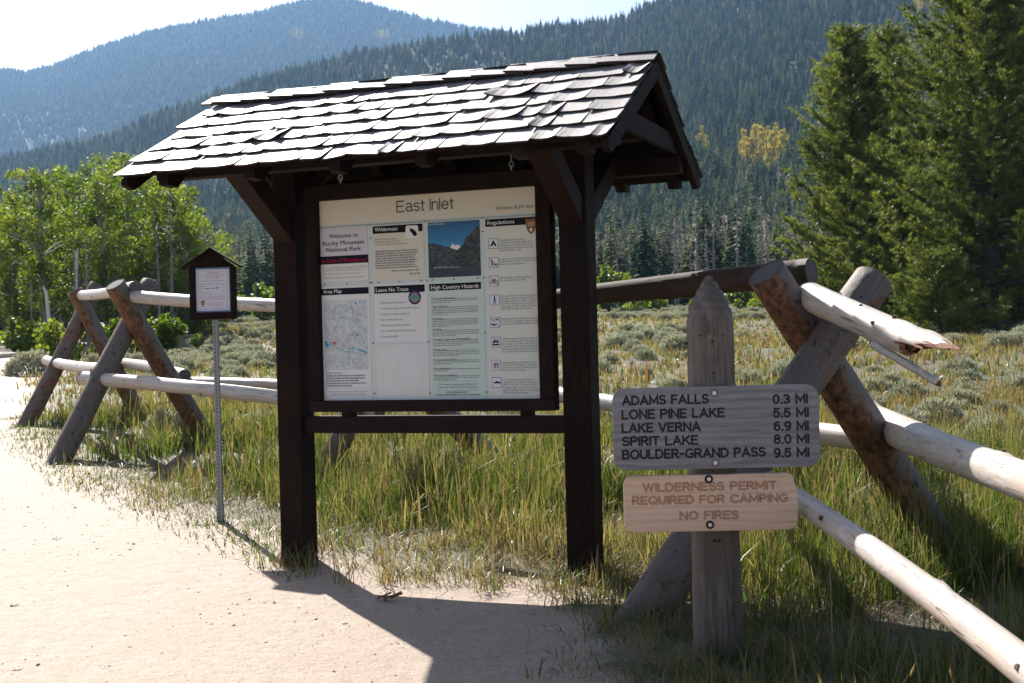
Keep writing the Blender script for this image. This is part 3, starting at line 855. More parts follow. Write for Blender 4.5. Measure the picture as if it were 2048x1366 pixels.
for k, ic in enumerate(ICON):
    a, b_, c, d = rect(*ic); c = d - .056; b_ = a + .056
    mb = MB(); roundrect(mb, a, b_, c, d, .005, YS - .0006, 1); roundrect(mb, a + .0022, b_ - .0022, c + .0022, d - .0022, .004, YS - .0010, 0)
    mx, mz, y_ = (a + b_) / 2, (c + d) / 2, YS - .0014
    if k == 0:
        mb.add([(mx - .020, y_, mz - .014), (mx - .006, y_, mz - .014), (mx, y_, mz), (mx + .006, y_, mz - .014), (mx + .020, y_, mz - .014), (mx, y_, mz + .018)], [(0, 1, 2, 5), (2, 3, 4, 5)], 1)
    elif k == 1:
        disc(mb, mx - .010, mz + .016, .0035, y_, 1); seg(mb, mx - .010, mz + .012, mx - .009, mz - .002, .007, y_, 1); seg(mb, mx - .009, mz, mx - .015, mz - .018, .004, y_, 1); seg(mb, mx - .009, mz, mx - .003, mz - .018, .004, y_, 1)
        seg(mb, mx + .004, mz - .010, mx + .018, mz - .007, .007, y_, 1); seg(mb, mx + .006, mz - .010, mx + .005, mz - .020, .003, y_, 1); seg(mb, mx + .016, mz - .010, mx + .017, mz - .020, .003, y_, 1); seg(mb, mx - .004, mz + .006, mx + .006, mz - .006, .002, y_, 1)
    elif k == 2:
        disc(mb, mx - .012, mz - .006, .0105, y_, 1, 14, .0075); disc(mb, mx + .012, mz - .006, .0105, y_, 1, 14, .0075)
        for q in ((-.012, -.006, -.004, .010), (-.004, .010, .010, .010), (.012, -.006, .008, .014), (-.012, -.006, .002, -.006), (.002, -.006, .009, .008), (-.004, .010, .002, -.006)): seg(mb, mx + q[0], mz + q[1], mx + q[2], mz + q[3], .0025, y_, 1)
    elif k == 3:
        disc(mb, mx, mz + .018, .004, y_, 1); seg(mb, mx, mz + .014, mx - .001, mz - .002, .008, y_, 1); seg(mb, mx, mz, mx - .008, mz - .020, .0045, y_, 1); seg(mb, mx, mz, mx + .007, mz - .020, .0045, y_, 1); seg(mb, mx, mz + .010, mx + .009, mz + .001, .003, y_, 1)
    elif k == 4:
        seg(mb, mx - .022, mz - .006, mx - .002, mz - .016, .009, y_, 1); seg(mb, mx - .004, mz - .016, mx + .010, mz - .006, .005, y_, 1); seg(mb, mx + .004, mz + .018, mx + .022, mz + .012, .006, y_, 1); seg(mb, mx - .012, mz + .012, mx + .006, mz + .016, .004, y_, 1)
    elif k == 5:
        seg(mb, mx - .018, mz + .002, mx + .018, mz + .004, .009, y_, 1); disc(mb, mx - .006, mz + .012, .005, y_, 1); disc(mb, mx + .010, mz + .013, .004, y_, 1); seg(mb, mx - .020, mz - .014, mx + .020, mz - .013, .008, y_, 1)
        for q in (-.015, -.009, .010, .016): seg(mb, mx + q, mz, mx + q, mz - .010, .0025, y_, 1)
    elif k == 6:
        disc(mb, mx, mz, .018, y_, 2, 16, .0145); seg(mb, mx - .012, mz + .002, mx + .012, mz + .005, .005, y_, 1); seg(mb, mx - .004, mz - .002, mx - .007, mz - .012, .005, y_, 1)
    else:
        mb.add([(mx - .022, y_, mz), (mx - .010, y_, mz - .005), (mx + .012, y_, mz - .004), (mx + .022, y_, mz - .008), (mx + .021, y_, mz + .006), (mx + .012, y_, mz + .002), (mx + .002, y_, mz + .010), (mx - .008, y_, mz + .004)], [tuple(range(8))], 1)
    if k in (1, 2, 4): seg(mb, a + .003, d - .003, b_ - .003, c + .003, .0022, y_ - .0003, 2)
    if k == 6: seg(mb, mx - .0125, mz + .0125, mx + .0125, mz - .0125, .003, y_ - .0003, 2)
    mb.build('icon', [P['icon'], P['black'], P['red']], sh, fix=False)
    mb = MB()
    for j, ln in enumerate(REG[k]):
        s0, z0 = pp(REGX[k], REGY[k] + 3.0 + j * 5.12)
        put_text(mb, ln, s0, None, z0, .0108, YS - .0012, .012)
        # keep each line inside the panel
        nv = len(text_mesh(ln)[0])
        xs = [q[0] for q in mb.v[-nv:]]
        if max(xs) > PX1 - .006:
            f_ = (PX1 - .006 - s0) / (max(xs) - s0)
            mb.v[-nv:] = [(s0 + (q[0] - s0) * f_, q[1], q[2]) for q in mb.v[-nv:]]
    mb.build('lettering', P['soft'], sh, fix=False)
# Area map
cR = pp(737, 590)[0]
sh = sheet('map_panel', (PX0, cR, PZ0, 1.638), P['grey'])
mb = MB(); flatrect(mb, PX0, cR - .002, pp(642, 592)[1], pp(642, 579)[1], YS - .0006); mb.build('header_band', P['black'], sh, fix=False)
mb = MB(); px_text(mb, 'Area Map', (645.6, 588.2), (682.5, 586.4), .021, bold=.035); mb.build('lettering', P['white'], sh, fix=False)
def map_mat():
    m, t, bs, o = newmat('relief_map_print')
    tc = t.nodes.new('ShaderNodeTexCoord')
    n1 = noise(t, tc.outputs['Object'], 11, 6, .7, .8); n2 = noise(t, tc.outputs['Object'], 26, 5, .7, 1.2)
    col = ramp(t, [(.35, (.36, .38, .41)), (.5, (.58, .60, .62)), (.65, (.70, .71, .73))], n2).outputs[0]
    col = mix(t, ramp(t, [(.48, 0.), (.5, .5), (.52, 0.)], n1).outputs[0], col, (.25, .42, .42))
    t.links.new(col, bs.inputs['Base Color']); bs.inputs['Roughness'].default_value = .5
    return m
a, b_, c, d = rect(646, 603.5, 736.5, 740)
mb = MB(); flatrect(mb, a, b_, c, d, YS - .0008); mb.build('map_print', map_mat(), sh, fix=False)
mb = MB(); W_, H_ = b_ - a, d - c; y_ = YS - .0014
def poly(pts, wd, mi):
    for i in range(len(pts) - 1): seg(mb, a + pts[i][0] * W_, d - pts[i][1] * H_, a + pts[i + 1][0] * W_, d - pts[i + 1][1] * H_, wd, y_ - mi * .0002, mi)
poly([(.06, .54), (.14, .46), (.3, .38), (.36, .25), (.5, .24), (.62, .28), (.72, .30)], .004, 0)
poly([(.72, .30), (.80, .36), (.92, .46), (.98, .58)], .004, 0); poly([(.62, .05), (.66, .16), (.68, .28)], .004, 0)
poly([(.06, .62), (.2, .65), (.36, .71), (.5, .74), (.66, .68), (.78, .72), (.95, .76)], .005, 0); poly([(.5, .74), (.54, .85), (.56, .95)], .003, 0)
poly([(.78, .71), (.96, .755)], .008, 1); poly([(.03, .58), (.05, .64), (.09, .66)], .016, 1); poly([(.73, .49), (.80, .51)], .009, 1); poly([(.72, .04), (.76, .06)], .008, 1); poly([(.60, .70), (.68, .68)], .007, 1)
poly([(.19, .60), (.28, .60)], .005, 2); poly([(.2, .62), (.27, .62)], .004, 2)
mb.build('map_print', [flat('map_trail', (.22, .46, .42), .5), flat('map_lake', (.02, .28, .60), .5), P['red']], sh, fix=False)
mb = MB()
px_text(mb, 'Hiking essentials:', (651, 749), (682, 748), .0105, bold=.03)
for j in range(5): s0, z = pp(651.5, 754.5 + j * 5); bars(mb, s0, s0 + (.245, .25, .21, .255, .17)[j], z, .009, YS - .0012, rr)
px_text(mb, 'Always let someone know where you are', (658, 786), (733, 785), .0095); px_text(mb, 'going and when to expect you back', (661, 791), (729, 790), .0095)
mb.build('lettering', P['soft'], sh, fix=False)
# Leave No Trace and the blank sheet
c0, c1 = pp(747, 575)[0], pp(853, 600)[0]
sh = sheet('leave_no_trace_panel', (c0, c1, pp(750, 686)[1], 1.640), P['grey'])
mb = MB(); flatrect(mb, c0 + .001, c1 - .012, pp(747, 588.7)[1], pp(747, 574)[1], YS - .0006); mb.build('header_band', P['black'], sh, fix=False)
mb = MB(); px_text(mb, 'Leave No Trace', (751, 585.2), (815.7, 582), .021, bold=.035); mb.build('lettering', P['white'], sh, fix=False)
mb = MB()
for k, body in enumerate(('Plan ahead and prepare', 'Travel and camp on durable surfaces', 'Dispose of waste properly', 'Leave what you find', 'Minimize campfire impacts', 'Be considerate of other visitors', 'Respect wildlife')):
    s0, z = pp(757 + k * .4, 609 + k * 11.25); put_text(mb, '\u2022 ' + body, s0, None, z, .0112, YS - .0012, .01)
mb.build('lettering', P['soft'], sh, fix=False)
ex, ez = pp(828.5, 595.8)
mb = MB(); disc(mb, ex, ez, .039, YS - .0012, 0, 28); disc(mb, ex, ez, .0275, YS - .0015, 2, 24)
for k in range(12):
    t0, t1 = k / 12, (k + 1) / 12
    f_ = lambda u: (ex - .032 + .064 * u, ez + .010 * math.sin(u * 6.28 - .6))
    p0, p1 = f_(t0), f_(t1); seg(mb, p0[0], p0[1], p1[0], p1[1], .010 + .010 * math.sin(math.pi * (t0 + t1) / 2), YS - .0018, 1)
mb.build('round_emblem', [P['purple'], P['green'], P['soft']], sh, fix=False)
sheet('blank_panel', (c0 + .004, c1, PZ0, pp(751, 691)[1]), wood('stained_blank_sheet', (.70, .69, .71), (.76, .74, .74), (3, 3, 3), .5, .05, .001, (.70, .67, .62)))
# High Country Hazards
c0, c1 = pp(857, 567)[0], pp(967, 600)[0]
sh = sheet('hazards_panel', (c0, c1, PZ0, 1.646), P['mint'])
mb = MB(); flatrect(mb, c0 + .001, pp(961, 570)[0], pp(858, 583)[1], pp(858, 569.2)[1], YS - .0006); mb.build('header_band', P['black'], sh, fix=False)
mb = MB(); px_text(mb, 'High Country Hazards', (861.5, 580), (957, 576.6), .021, bold=.035); mb.build('lettering', P['white'], sh, fix=False)
mb = MB(); mt = MB()
for yy, body, n in ((190, 'Mountain Weather', 3), (270, 'High Altitude', 5), (388, 'Lightning', 5), (496, 'Wildlife', 4), (590, 'Streams, Lakes and Waterfalls', 4), (690, 'Falling trees', 4), (788, 'Snow and Ice Fields', 3), (872, 'Hypothermia', 2), (940, 'Mountain Climbing', 3)):
    s0, z0 = pp(840 + (108 + (yy - 190) * .03) / 4.879, 560 + (yy + 8) / 4.879)
    put_text(mb, body, s0, None, z0, .0125, YS - .0012, .0)
    xe = max(q[0] for q in mb.v[-40:])
    for j in range(n):
        x_ = xe + .008 if j == 0 else s0
        bars(mt, x_, s0 + .275 * (1 if j < n - 1 else rr.uniform(.3, .7)), z0 - j * .0097, .0045, YS - .0012, rr)
px_text(mb, 'MOUNTAIN SAFETY', (892, 787.5), (935.5, 786.5), .0095, bold=.03); px_text(mb, 'YOUR RESPONSIBILITY, OUR CONCERN', (871, 792.8), (959, 791.5), .0095, bold=.03)
px_text(mb, 'You assume complete responsibility for', (878, 771.5), (950, 770), .0095); px_text(mb, 'your own safety and that of your group.', (878, 777), (951, 775.5), .0095)
mb.build('lettering', P['text'], sh, fix=False); mt.build('small_print', P['soft'], sh, fix=False)
mb = MB(); a, b_, c, d = rect(875, 764, 954, 781)
for q in ((a, c, b_, c), (a, d, b_, d), (a, c, a, d), (b_, c, b_, d)): seg(mb, *q, .0014, YS - .0012, 0)
a, b_, c, d = rect(652, 778, 738, 793)
for q in ((a, c, b_, c), (a, d, b_, d), (a, c, a, d), (b_, c, b_, d)): seg(mb, *q, .0010, YS - .0030, 0)
mb.build('outline_box', P['soft'], sh, fix=False)
# small screws along the joints
mb = MB()
for s0 in (-1.5, -1.36, -1.215, -1.204, -1.16, -1.03, -.90, -.862, -.83, -.70, -.56, -.525):
    mb.box(s0 - .0028, s0 + .0028, -.046, -.040, 1.647, 1.6526)
for s0, z0 in ((-1.204, 1.974), (-.862, 1.974), (-.525, 1.974), (-.225, 1.974), (-1.204, 1.31), (-.862, 1.31), (-1.204, 1.03), (-.862, 1.03), (-.525, 1.03), (-.525, 1.35), (-.525, 1.9), (-1.204, 1.9)):
    mb.box(s0 - .003, s0 + .003, -.046, -.040, z0 - .003, z0 + .003)
mb.build('screw', M['rust'], board)
def torus(mb, c, R_, r_, ax=(0, 1, 0), n=14, m_=6, mi=0):
    ax = Vector(ax).normalized(); u = ax.orthogonal().normalized(); v = ax.cross(u)
    V = []
    for i in range(n):
        a = 2 * math.pi * i / n; d = u * math.cos(a) + v * math.sin(a)
        for j in range(m_):
            b2 = 2 * math.pi * j / m_; V.append(Vector(c) + d * (R_ + r_ * math.cos(b2)) + ax * r_ * math.sin(b2))
    mb.add(V, [(i * m_ + j, ((i + 1) % n) * m_ + j, ((i + 1) % n) * m_ + (j + 1) % m_, i * m_ + (j + 1) % m_) for i in range(n) for j in range(m_)], mi)
for s0 in (-1.353, -.325):
    mb = MB(); mb.bar((s0, -.10, 2.36), (s0, -.10, 2.262), .0035, .0035, up=(0, 1, 0)); torus(mb, (s0, -.10, 2.244), .014, .004, (.25, 1, 0)); torus(mb, (s0, -.10, 2.226), .013, .0035, (1, .3, 0))
    mb.bar((s0, -.10, 2.36), (s0, -.055, 2.372), .0035, .0035)
    mb.build('hook', M['steel'], board)

# ------------------------------------------------------------------ small caution sign on a perforated steel post
base = ground_hit(443, 1042)
csn = empty('caution_sign', base, math.radians(-3))
tag(csn, 'small brown gabled caution sign box on a perforated steel post beside the path', 'sign')
D0 = base.y; px2m = D0 / FPX
H_top = at(437, 640, D0).z - base.z
def c_bar(z0, z1, w_, d_, name):
    b = MB(); tks = .006
    b.box(-w_ / 2, w_ / 2, -d_, -d_ + tks, z0, z1); b.box(-w_ / 2, -w_ / 2 + tks, -d_ + tks, 0, z0, z1); b.box(w_ / 2 - tks, w_ / 2, -d_ + tks, 0, z0, z1)
    return b.build(name, M['galv'], csn)
c_bar(-.2, H_top + .30, .034, .034, 'steel_post')
c_bar(-.15, .115, .044, .040, 'sleeve')
mb = MB(); z = .03
while z < H_top:
    disc(mb, -.002, z, .0048, -.0408 if z < .115 else -.0346, 0, 8); z += .0254
mb.build('punched_hole', M['hole'], csn, fix=False)
wB = .318; zB0 = H_top; zB1 = H_top + .355; zB2 = H_top + .50
b = MB(); b.prism([(-wB / 2, zB0), (wB / 2, zB0), (wB / 2, zB1), (0, zB1 + .115), (-wB / 2, zB1)], -.052, -.036, 'y'); b.build('back_board', M['stain'], csn)
for q in ((-wB / 2, wB / 2, zB0, zB0 + .048), (-wB / 2, -wB / 2 + .036, zB0 + .0485, zB1), (wB / 2 - .036, wB / 2, zB0 + .0485, zB1)):
    b = MB(); b.box(q[0], q[1], -.078, -.0525, q[2], q[3]); b.build('frame_rail', M['stain'], csn, bevel=.002)
b = MB(); b.prism([(-wB / 2, zB1 + .0005), (wB / 2, zB1 + .0005), (0, zB1 + .113)], -.078, -.0525, 'y'); b.build('gable_board', M['stain'], csn)
for sg in (-1, 1):
    b = MB(); b.prism([(0, zB1 + .117), (sg * (wB / 2 + .045), zB1 - .010), (sg * (wB / 2 + .045), zB1 + .004), (0, zB1 + .133)], -.115, -.015, 'y')
    b.build('roof_board', M['stain'], csn, bevel=.002)
pw = .236
M['laminate'] = flat('blue_backing_sheet', (.10, .22, .42), .25)
b = MB(); b.box(-pw / 2 - .003, pw / 2 + .008, -.0545, -.0530, zB0 + .0495, zB1 - .002); b.build('laminate_sheet', M['laminate'], csn)
q0, q1, r0_, r1_ = -pw / 2 + .002, pw / 2 - .006, zB0 + .060, zB1 - .014
M['notice'] = flat('notice_paper', (.70, .69, .80), .5)
b = MB(); b.box(q0, q1, -.0565, -.0550, r0_, r1_); pap = b.build('paper_notice', M['notice'], csn)
mb = MB(); mt = MB(); y_ = -.0570; Wp, Hp = q1 - q0, r1_ - r0_
fx = lambda u: q0 + u * Wp
fz = lambda v: r1_ - v * Hp
put_text(mb, 'CAUTION', fx(.33), fx(.68), fz(.115), .0115, y_, .04); mb.build('lettering', flat('faded_red_print', (.42, .12, .22), .5), pap, fix=False)
mb = MB()
put_text(mb, 'NOTICE OF PESTICIDE USE', fx(.17), fx(.82), fz(.175), .0085, y_, .02); put_text(mb, 'APPLICATION', fx(.31), fx(.70), fz(.225), .0085, y_, .02)
for v, e in ((.285, .86), (.36, .86), (.415, .30), (.475, .24), (.56, .45), (.62, .45), (.68, .86), (.735, .88)): bars(mb, fx(.09), fx(e), fz(v), .0042, y_, rr)
for v in (.44, .53, .585, .64, .70): flatrect(mb, fx(.42), fx(.86), fz(v), fz(v) + .0012, y_)
for q in ((.06, .05, .94, .05), (.06, .96, .94, .96), (.06, .05, .06, .96), (.94, .05, .94, .96)): seg(mb, fx(q[0]), fz(q[1]), fx(q[2]), fz(q[3]), .0014, y_, 0)
mb.build('lettering', P['soft'], pap, fix=False)
mb = MB(); bars(mb, fx(.28), fx(.40), fz(.475), .007, y_, rr); bars(mb, fx(.45), fx(.55), fz(.47), .006, y_, rr); bars(mb, fx(.59), fx(.66), fz(.465), .007, y_, rr); mb.build('handwriting', P['black'], pap, fix=False)
mb = MB()
for v in (.82, .86, .89): bars(mb, fx(.32), fx(.82), fz(v), .0045, y_, rr)
mb.build('small_print', flat('pink_print', (.50, .32, .38), .5), pap, fix=False)
arrowhead(pap, fx(.19), fz(.83), .030, .045, y_)

# ------------------------------------------------------------------ logs
def log_obj(name, p, q, r0, r1, mat, parent, seed, sides=18, knots=6, bend=.012, wob=.035, flare=0.0, jag=None, ringstep=.07, label=None):
    """a tapered, slightly crooked log from p to q; local z runs along it. jag: function(angle, rnd) -> extra length of the broken end"""
    rg = np.random.default_rng(seed)
    p, q = Vector(p), Vector(q); L = (q - p).length
    quat = (q - p).to_track_quat('Z', 'X'); R3 = np.array(quat.to_matrix())
    n = max(6, int(L / ringstep)); zz = np.linspace(0, L, n + 1); th = np.arange(sides) * 2 * math.pi / sides
    T, Z_ = np.meshgrid(th, zz)
    rad = r0 + (r1 - r0) * Z_ / L + flare * np.exp(-Z_ / .12)
    rad = rad * (1 + wob * fbm(np.cos(T) * 1.6 + Z_ * 1.5, np.sin(T) * 1.6 + Z_ * 1.1 + seed, seed % 97, 3) * 2)
    kn = []
    for k in range(knots):
        kz, kt, kh = rg.uniform(.04, .96) * L, rg.uniform(0, 2 * math.pi), rg.uniform(.10, .24)
        dt = np.abs((T - kt + math.pi) % (2 * math.pi) - math.pi)
        rad = rad * (1 + kh * np.exp(-((dt * 6) ** 2) * .16 - ((Z_ - kz) / .045) ** 2))
        kn.append((kz, kt, kh))
    bx = bend * np.sin(Z_ / L * math.pi + rg.uniform(0, .6)) * rg.choice([-1, 1]) * L * .5; by = bend * np.sin(Z_ / L * 4 + rg.uniform(0, 6)) * L * .3
    bx = bx - bx[0, 0] * (1 - Z_ / L); by = by - by[0, 0] * (1 - Z_ / L) - by[-1, 0] * Z_ / L
    ZZ = Z_.copy()
    if jag is not None:
        ext = np.array([jag(a, rg) for a in th])
        wgt = np.clip((Z_ - (L - .5)) / .5, 0, 1) ** 1.5
        ZZ = Z_ + ext[None, :] * wgt
        jr = rg.normal(0, .010, sides); ZZ[-1] += jr; ZZ[-2] += jr * .6; rad[-1] *= .8; rad[-2] *= .93
    V = np.stack([bx + rad * np.cos(T), by + rad * np.sin(T), ZZ], -1).reshape(-1, 3)
    nz = np.stack([np.cos(T), np.sin(T), 0 * T], -1).reshape(-1, 3) @ R3.T
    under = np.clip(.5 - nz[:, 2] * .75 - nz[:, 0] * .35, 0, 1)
    V = V.tolist(); Fc = []; mi = []
    for i in range(n):
        for j in range(sides):
            a, b2 = i * sides + j, i * sides + (j + 1) % sides
            Fc.append((a, b2, b2 + sides, a + sides)); mi.append(2 if jag is not None and (i >= n - 1 or (i == n - 2 and rg.random() < .4)) else 0)
    us = list(under)
    def cap(ring, inward, dz, m_):
        base_ = len(V)
        cx, cyy = V[ring * sides][0], V[ring * sides][1]
        cx = sum(V[ring * sides + j][0] for j in range(sides)) / sides; cyy = sum(V[ring * sides + j][1] for j in range(sides)) / sides
        for f_, d_ in ((.93, 0), (.86, dz * .6)):
            for j in range(sides):
                x, y, z = V[ring * sides + j]; V.append([cx + (x - cx) * f_, cyy + (y - cyy) * f_, z + (inward * .006 if f_ == .93 else d_)]); us.append(.2)
        V.append([cx, cyy, (sum(V[ring * sides + j][2] for j in range(sides)) / sides) + dz]); us.append(.2)
        for j in range(sides):
            j2 = (j + 1) % sides
            Fc.append((ring * sides + j, ring * sides + j2, base_ + j2, base_ + j)); mi.append(m_)
            Fc.append((base_ + j, base_ + j2, base_ + sides + j2, base_ + sides + j)); mi.append(m_)
            Fc.append((base_ + sides + j, base_ + sides + j2, len(V) - 1)); mi.append(m_)
    cap(0, -1, -.003, 1); cap(n, 1, (.003 if jag is None else -.06), 1 if jag is None else 2)
    # branch stubs
    for kz, kt, kh in kn:
        i = int(kz / L * n); i = min(max(i, 1), n - 1)
        r_ = rad[i, int(kt / (2 * math.pi) * sides) % sides]
        c0_ = Vector((bx[i, 0] + r_ * math.cos(kt), by[i, 0] + r_ * math.sin(kt), kz)); out = Vector((math.cos(kt), math.sin(kt), .25)).normalized()
        s_ = .008 + .014 * kh; u = out.orthogonal().normalized(); v = out.cross(u); b0 = len(V)
        hl = .008 + .03 * kh * (rg.random() < .35)
        for d_, f_ in ((-.012, 1.0), (hl, .75)):
            for j in range(6):
                a = j * math.pi / 3; P_ = c0_ + out * d_ + (u * math.cos(a) + v * math.sin(a)) * s_ * f_; V.append(list(P_)); us.append(.1)
        for j in range(6): Fc.append((b0 + j, b0 + (j + 1) % 6, b0 + 6 + (j + 1) % 6, b0 + 6 + j)); mi.append(3)
        Fc.append(tuple(b0 + 6 + j for j in range(6))); mi.append(3)
    me = bpy.data.meshes.new(name); me.from_pydata(V, [], Fc); me.polygons.foreach_set('material_index', mi)
    me.polygons.foreach_set('use_smooth', [m_ == 0 for m_ in mi])
    a_ = me.attributes.new('under', 'FLOAT', 'POINT'); a_.data.foreach_set('value', np.array(us, np.float32)); me.update()
    for m_ in (mat, M['log_end'], M['rot'], M['knot']): me.materials.append(m_)
    o = link(name, me)
    if parent: o.parent = parent; loc0 = parent.location
    o.rotation_mode = 'QUATERNION'; o.rotation_quaternion = quat
    o.location = p - (Vector(parent.location) if parent else Vector((0, 0, 0)))
    if label: o['label'] = label
    return o
M['knot'] = flat('dark_knot', (.07, .042, .03), .8)

# ------------------------------------------------------------------ trail signpost
SB = Vector((.776 + .012, 5.24, 0.0)); STH = math.radians(-3.0)
post = empty('trail_signpost', SB, STH)
tag(post, 'thick weathered round post with axe-cut pointed top carrying two routed wooden trail signs', 'signpost')
rg = np.random.default_rng(4)
sides = 72
prof = [(-.2, .104), (.0, .102), (.15, .098), (.30, .096), (.45, .095), (.60, .094), (.75, .093), (.90, .092), (1.05, .092), (1.15, .092), (1.25, .092), (1.32, .092), (1.36, .091), (1.385, .089), (1.41, .083), (1.44, .070), (1.47, .053), (1.50, .034), (1.52, .022), (1.537, .010)]
pz = []; pr_ = []
for (z0, r0_a), (z1, r1_a) in zip(prof[:-1], prof[1:]):
    k = max(1, int((z1 - z0) / (.03 if z0 < 1.3 else .005)))
    for i in range(k): pz.append(z0 + (z1 - z0) * i / k); pr_.append(r0_a + (r1_a - r0_a) * i / k)
pz.append(prof[-1][0]); pr_.append(prof[-1][1])
pz, pr_ = np.array(pz), np.array(pr_)
th = np.arange(sides) * 2 * math.pi / sides
T, Z_ = np.meshgrid(th, pz); rad = np.repeat(pr_[:, None], sides, 1)
rad = rad * (1 + .012 * fbm(np.cos(T) * 2 + Z_, np.sin(T) * 2, 5, 3) * 2)
chop = np.clip((Z_ - 1.36) / .03, 0, 1)
# axe-cut terraces round the point: each stroke leaves a flat facet and a ledge
prf = lambda z: np.interp(z, [p[0] for p in prof], [p[1] for p in prof])
nfac = 9; fk = np.floor((T / 6.2832 * nfac + .35 * np.floor(Z_ / .036)) % nfac)
ph = rg.uniform(0, 1, (nfac + 1, 64)); zi = (Z_ * 28 + ph[fk.astype(int), 0] * 1.0); zq = (np.floor(zi) + .15) / 28 - ph[fk.astype(int), 0] / 28
ledge = prf(np.clip(zq + .030 * (zi - np.floor(zi)) ** 2.5, 0, 1.54)) / np.maximum(prf(Z_), 1e-3)
ang = ((T / 6.2832 * nfac + .35 * np.floor(Z_ / .036)) % 1 - .5) * 6.2832 / nfac
rad = np.where(chop > 0, rad * (1 + (np.clip(ledge, .75, 1.5) - 1) * 1.15 * chop) * (1 - chop * (1 - math.cos(3.14159 / nfac) / np.cos(ang))), rad)
xx = rad * np.cos(T); yy = rad * np.sin(T)
face_y = np.where((Z_ < 1.305), -.078, -9.0)      # flat hewn face towards the reader, its top ends in a saw cut
yy = np.maximum(yy, face_y)
V = np.stack([xx, yy, Z_], -1).reshape(-1, 3)
idx = np.arange(len(V)).reshape(T.shape); nx2 = np.roll(idx, -1, 1)
F = np.stack([idx[:-1], nx2[:-1], nx2[1:], idx[1:]], -1).reshape(-1, 4)
V = np.vstack([V, [[0, 0, 1.540]]]); capf = np.stack([idx[-1], nx2[-1], np.full(sides, len(V) - 1), np.full(sides, len(V) - 1)], -1)
me = bpy.data.meshes.new('post'); me.from_pydata(V.tolist(), [], F.tolist() + [tuple(f[:3]) for f in capf.tolist()]); me.update()
me.polygons.foreach_set('use_smooth', [bool(pz[min(i // sides, len(pz) - 1)] < 1.36) for i in range(len(me.polygons))])
M['postwood'] = wood('weathered_post', (.04, .029, .024), (.22, .175, .15), (10, 10, 1.0), .52, .6, .004, (.095, .068, .052), .45, .7)
link('post', me, M['postwood'], post)
mb = MB(); mb.box(-.052, .048, -.0815, -.070, 1.303, 1.3065); mb.build('saw_cut', M['hole'], post)
mb = MB(); mb.box(.000, .0015, -.0795, -.070, 1.255, 1.30); mb.box(-.001, .0008, -.0795, -.070, 1.125, 1.15)
disc(mb, .000, 1.280, .0052, -.0792, 0, 10); disc(mb, .001, 1.158, .0052, -.0792, 0, 10); disc(mb, -.012, .50, .007, -.0792, 0, 8); disc(mb, .006, .50, .007, -.0792, 0, 8)
mb.build('nail_hole', M['hole'], post)
mb = MB(); mb.bar((-.088, 0, 1.272), (-.104, -.005, 1.276), .006, .006); mb.build('branch_stub', M['knot'], post)
def sign_board(name, x0, x1, z0, z1, rad_, y0, y1, mat, label):
    b = MB(); n = 7; pts = []
    for cx, cz, a0 in ((x1 - rad_, z1 - rad_, 0), (x0 + rad_, z1 - rad_, 90), (x0 + rad_, z0 + rad_, 180), (x1 - rad_, z0 + rad_, 270)):
        for i in range(n + 1):
            a = math.radians(a0 + 90 * i / n); pts.append((cx + rad_ * math.cos(a), cz + rad_ * math.sin(a)))
    b.prism(pts, y0, y1, 'y'); o = b.build(name, mat, post, bevel=.0025)
    o['label'] = label; return o
Y0, Y1 = -.120, -.0785
SROT = STH
def sp_px(px, py, y=Y0):              # (x, z) in the signpost's frame on the plane y
    x, z = ray(px, py); u = Vector((math.cos(STH), math.sin(STH), 0)); w_ = Vector((-math.sin(STH), math.cos(STH), 0))
    O = SB + w_ * y
    D = (O.x * (-u.y) + u.x * O.y) / (u.x - x * u.y)
    return (x * D - O.x) / u.x, CAMZ + z * D
x0, z1 = sp_px(1224, 778); x1, z0 = sp_px(1641, 935)
_, za = sp_px(1430, 774); _, zb = sp_px(1430, 938.5)
db = sign_board('distance_board', x0, x1, zb, za, .048, Y0, Y1, M['sign_grey'], 'weathered grey board with black routed trail distances')
mb = MB()
ROWS = ((('ADAMS FALLS', 1244, 1418, 813), ('0.3 MI', 1545, 1616, 810)), (('LONE PINE LAKE', 1243, 1450, 841), ('5.5 MI', 1546, 1618, 837.5)), (('LAKE VERNA', 1243, 1402, 868), ('6.9 MI', 1547, 1618, 864)),
        (('SPIRIT LAKE', 1244, 1397, 894.5), ('8.0 MI', 1547, 1619, 890)), (('BOULDER-GRAND PASS', 1244, 1532, 921), ('9.5 MI', 1547, 1619, 917.5)))
for row in ROWS:
    for body, xa, xb, yb in row:
        a, z_ = sp_px(xa, yb - .5, Y0 - .001); b_, _ = sp_px(xb, yb, Y0 - .001)
        put_strokes(mb, body, a, b_, z_, .0390, Y0 - .0006, .0080)
mb.build('lettering', M['ink'], db, fix=False)
x0, _ = sp_px(1246, 955); x1, _ = sp_px(1597, 1055); _, za = sp_px(1421, 950.5); _, zb = sp_px(1421, 1063.5)
pb = sign_board('permit_board', x0, x1, zb, za, .040, Y0 + .002, Y1, M['sign_tan'], 'newer tan board with faint routed camping permit notice')
mb = MB()
for body, xa, xb, yb in (('WILDERNESS PERMIT', 1285, 1554, 985.5), ('REQUIRED FOR CAMPING', 1264, 1577, 1011.5), ('NO FIRES', 1359, 1478, 1041.5)):
    a, z_ = sp_px(xa, yb, Y0); b_, _ = sp_px(xb, yb, Y0)
    put_strokes(mb, body, a, b_, z_, .0355, Y0 + .0014, .0080)
mb.build('lettering', M['routed_tan'], pb, fix=False)
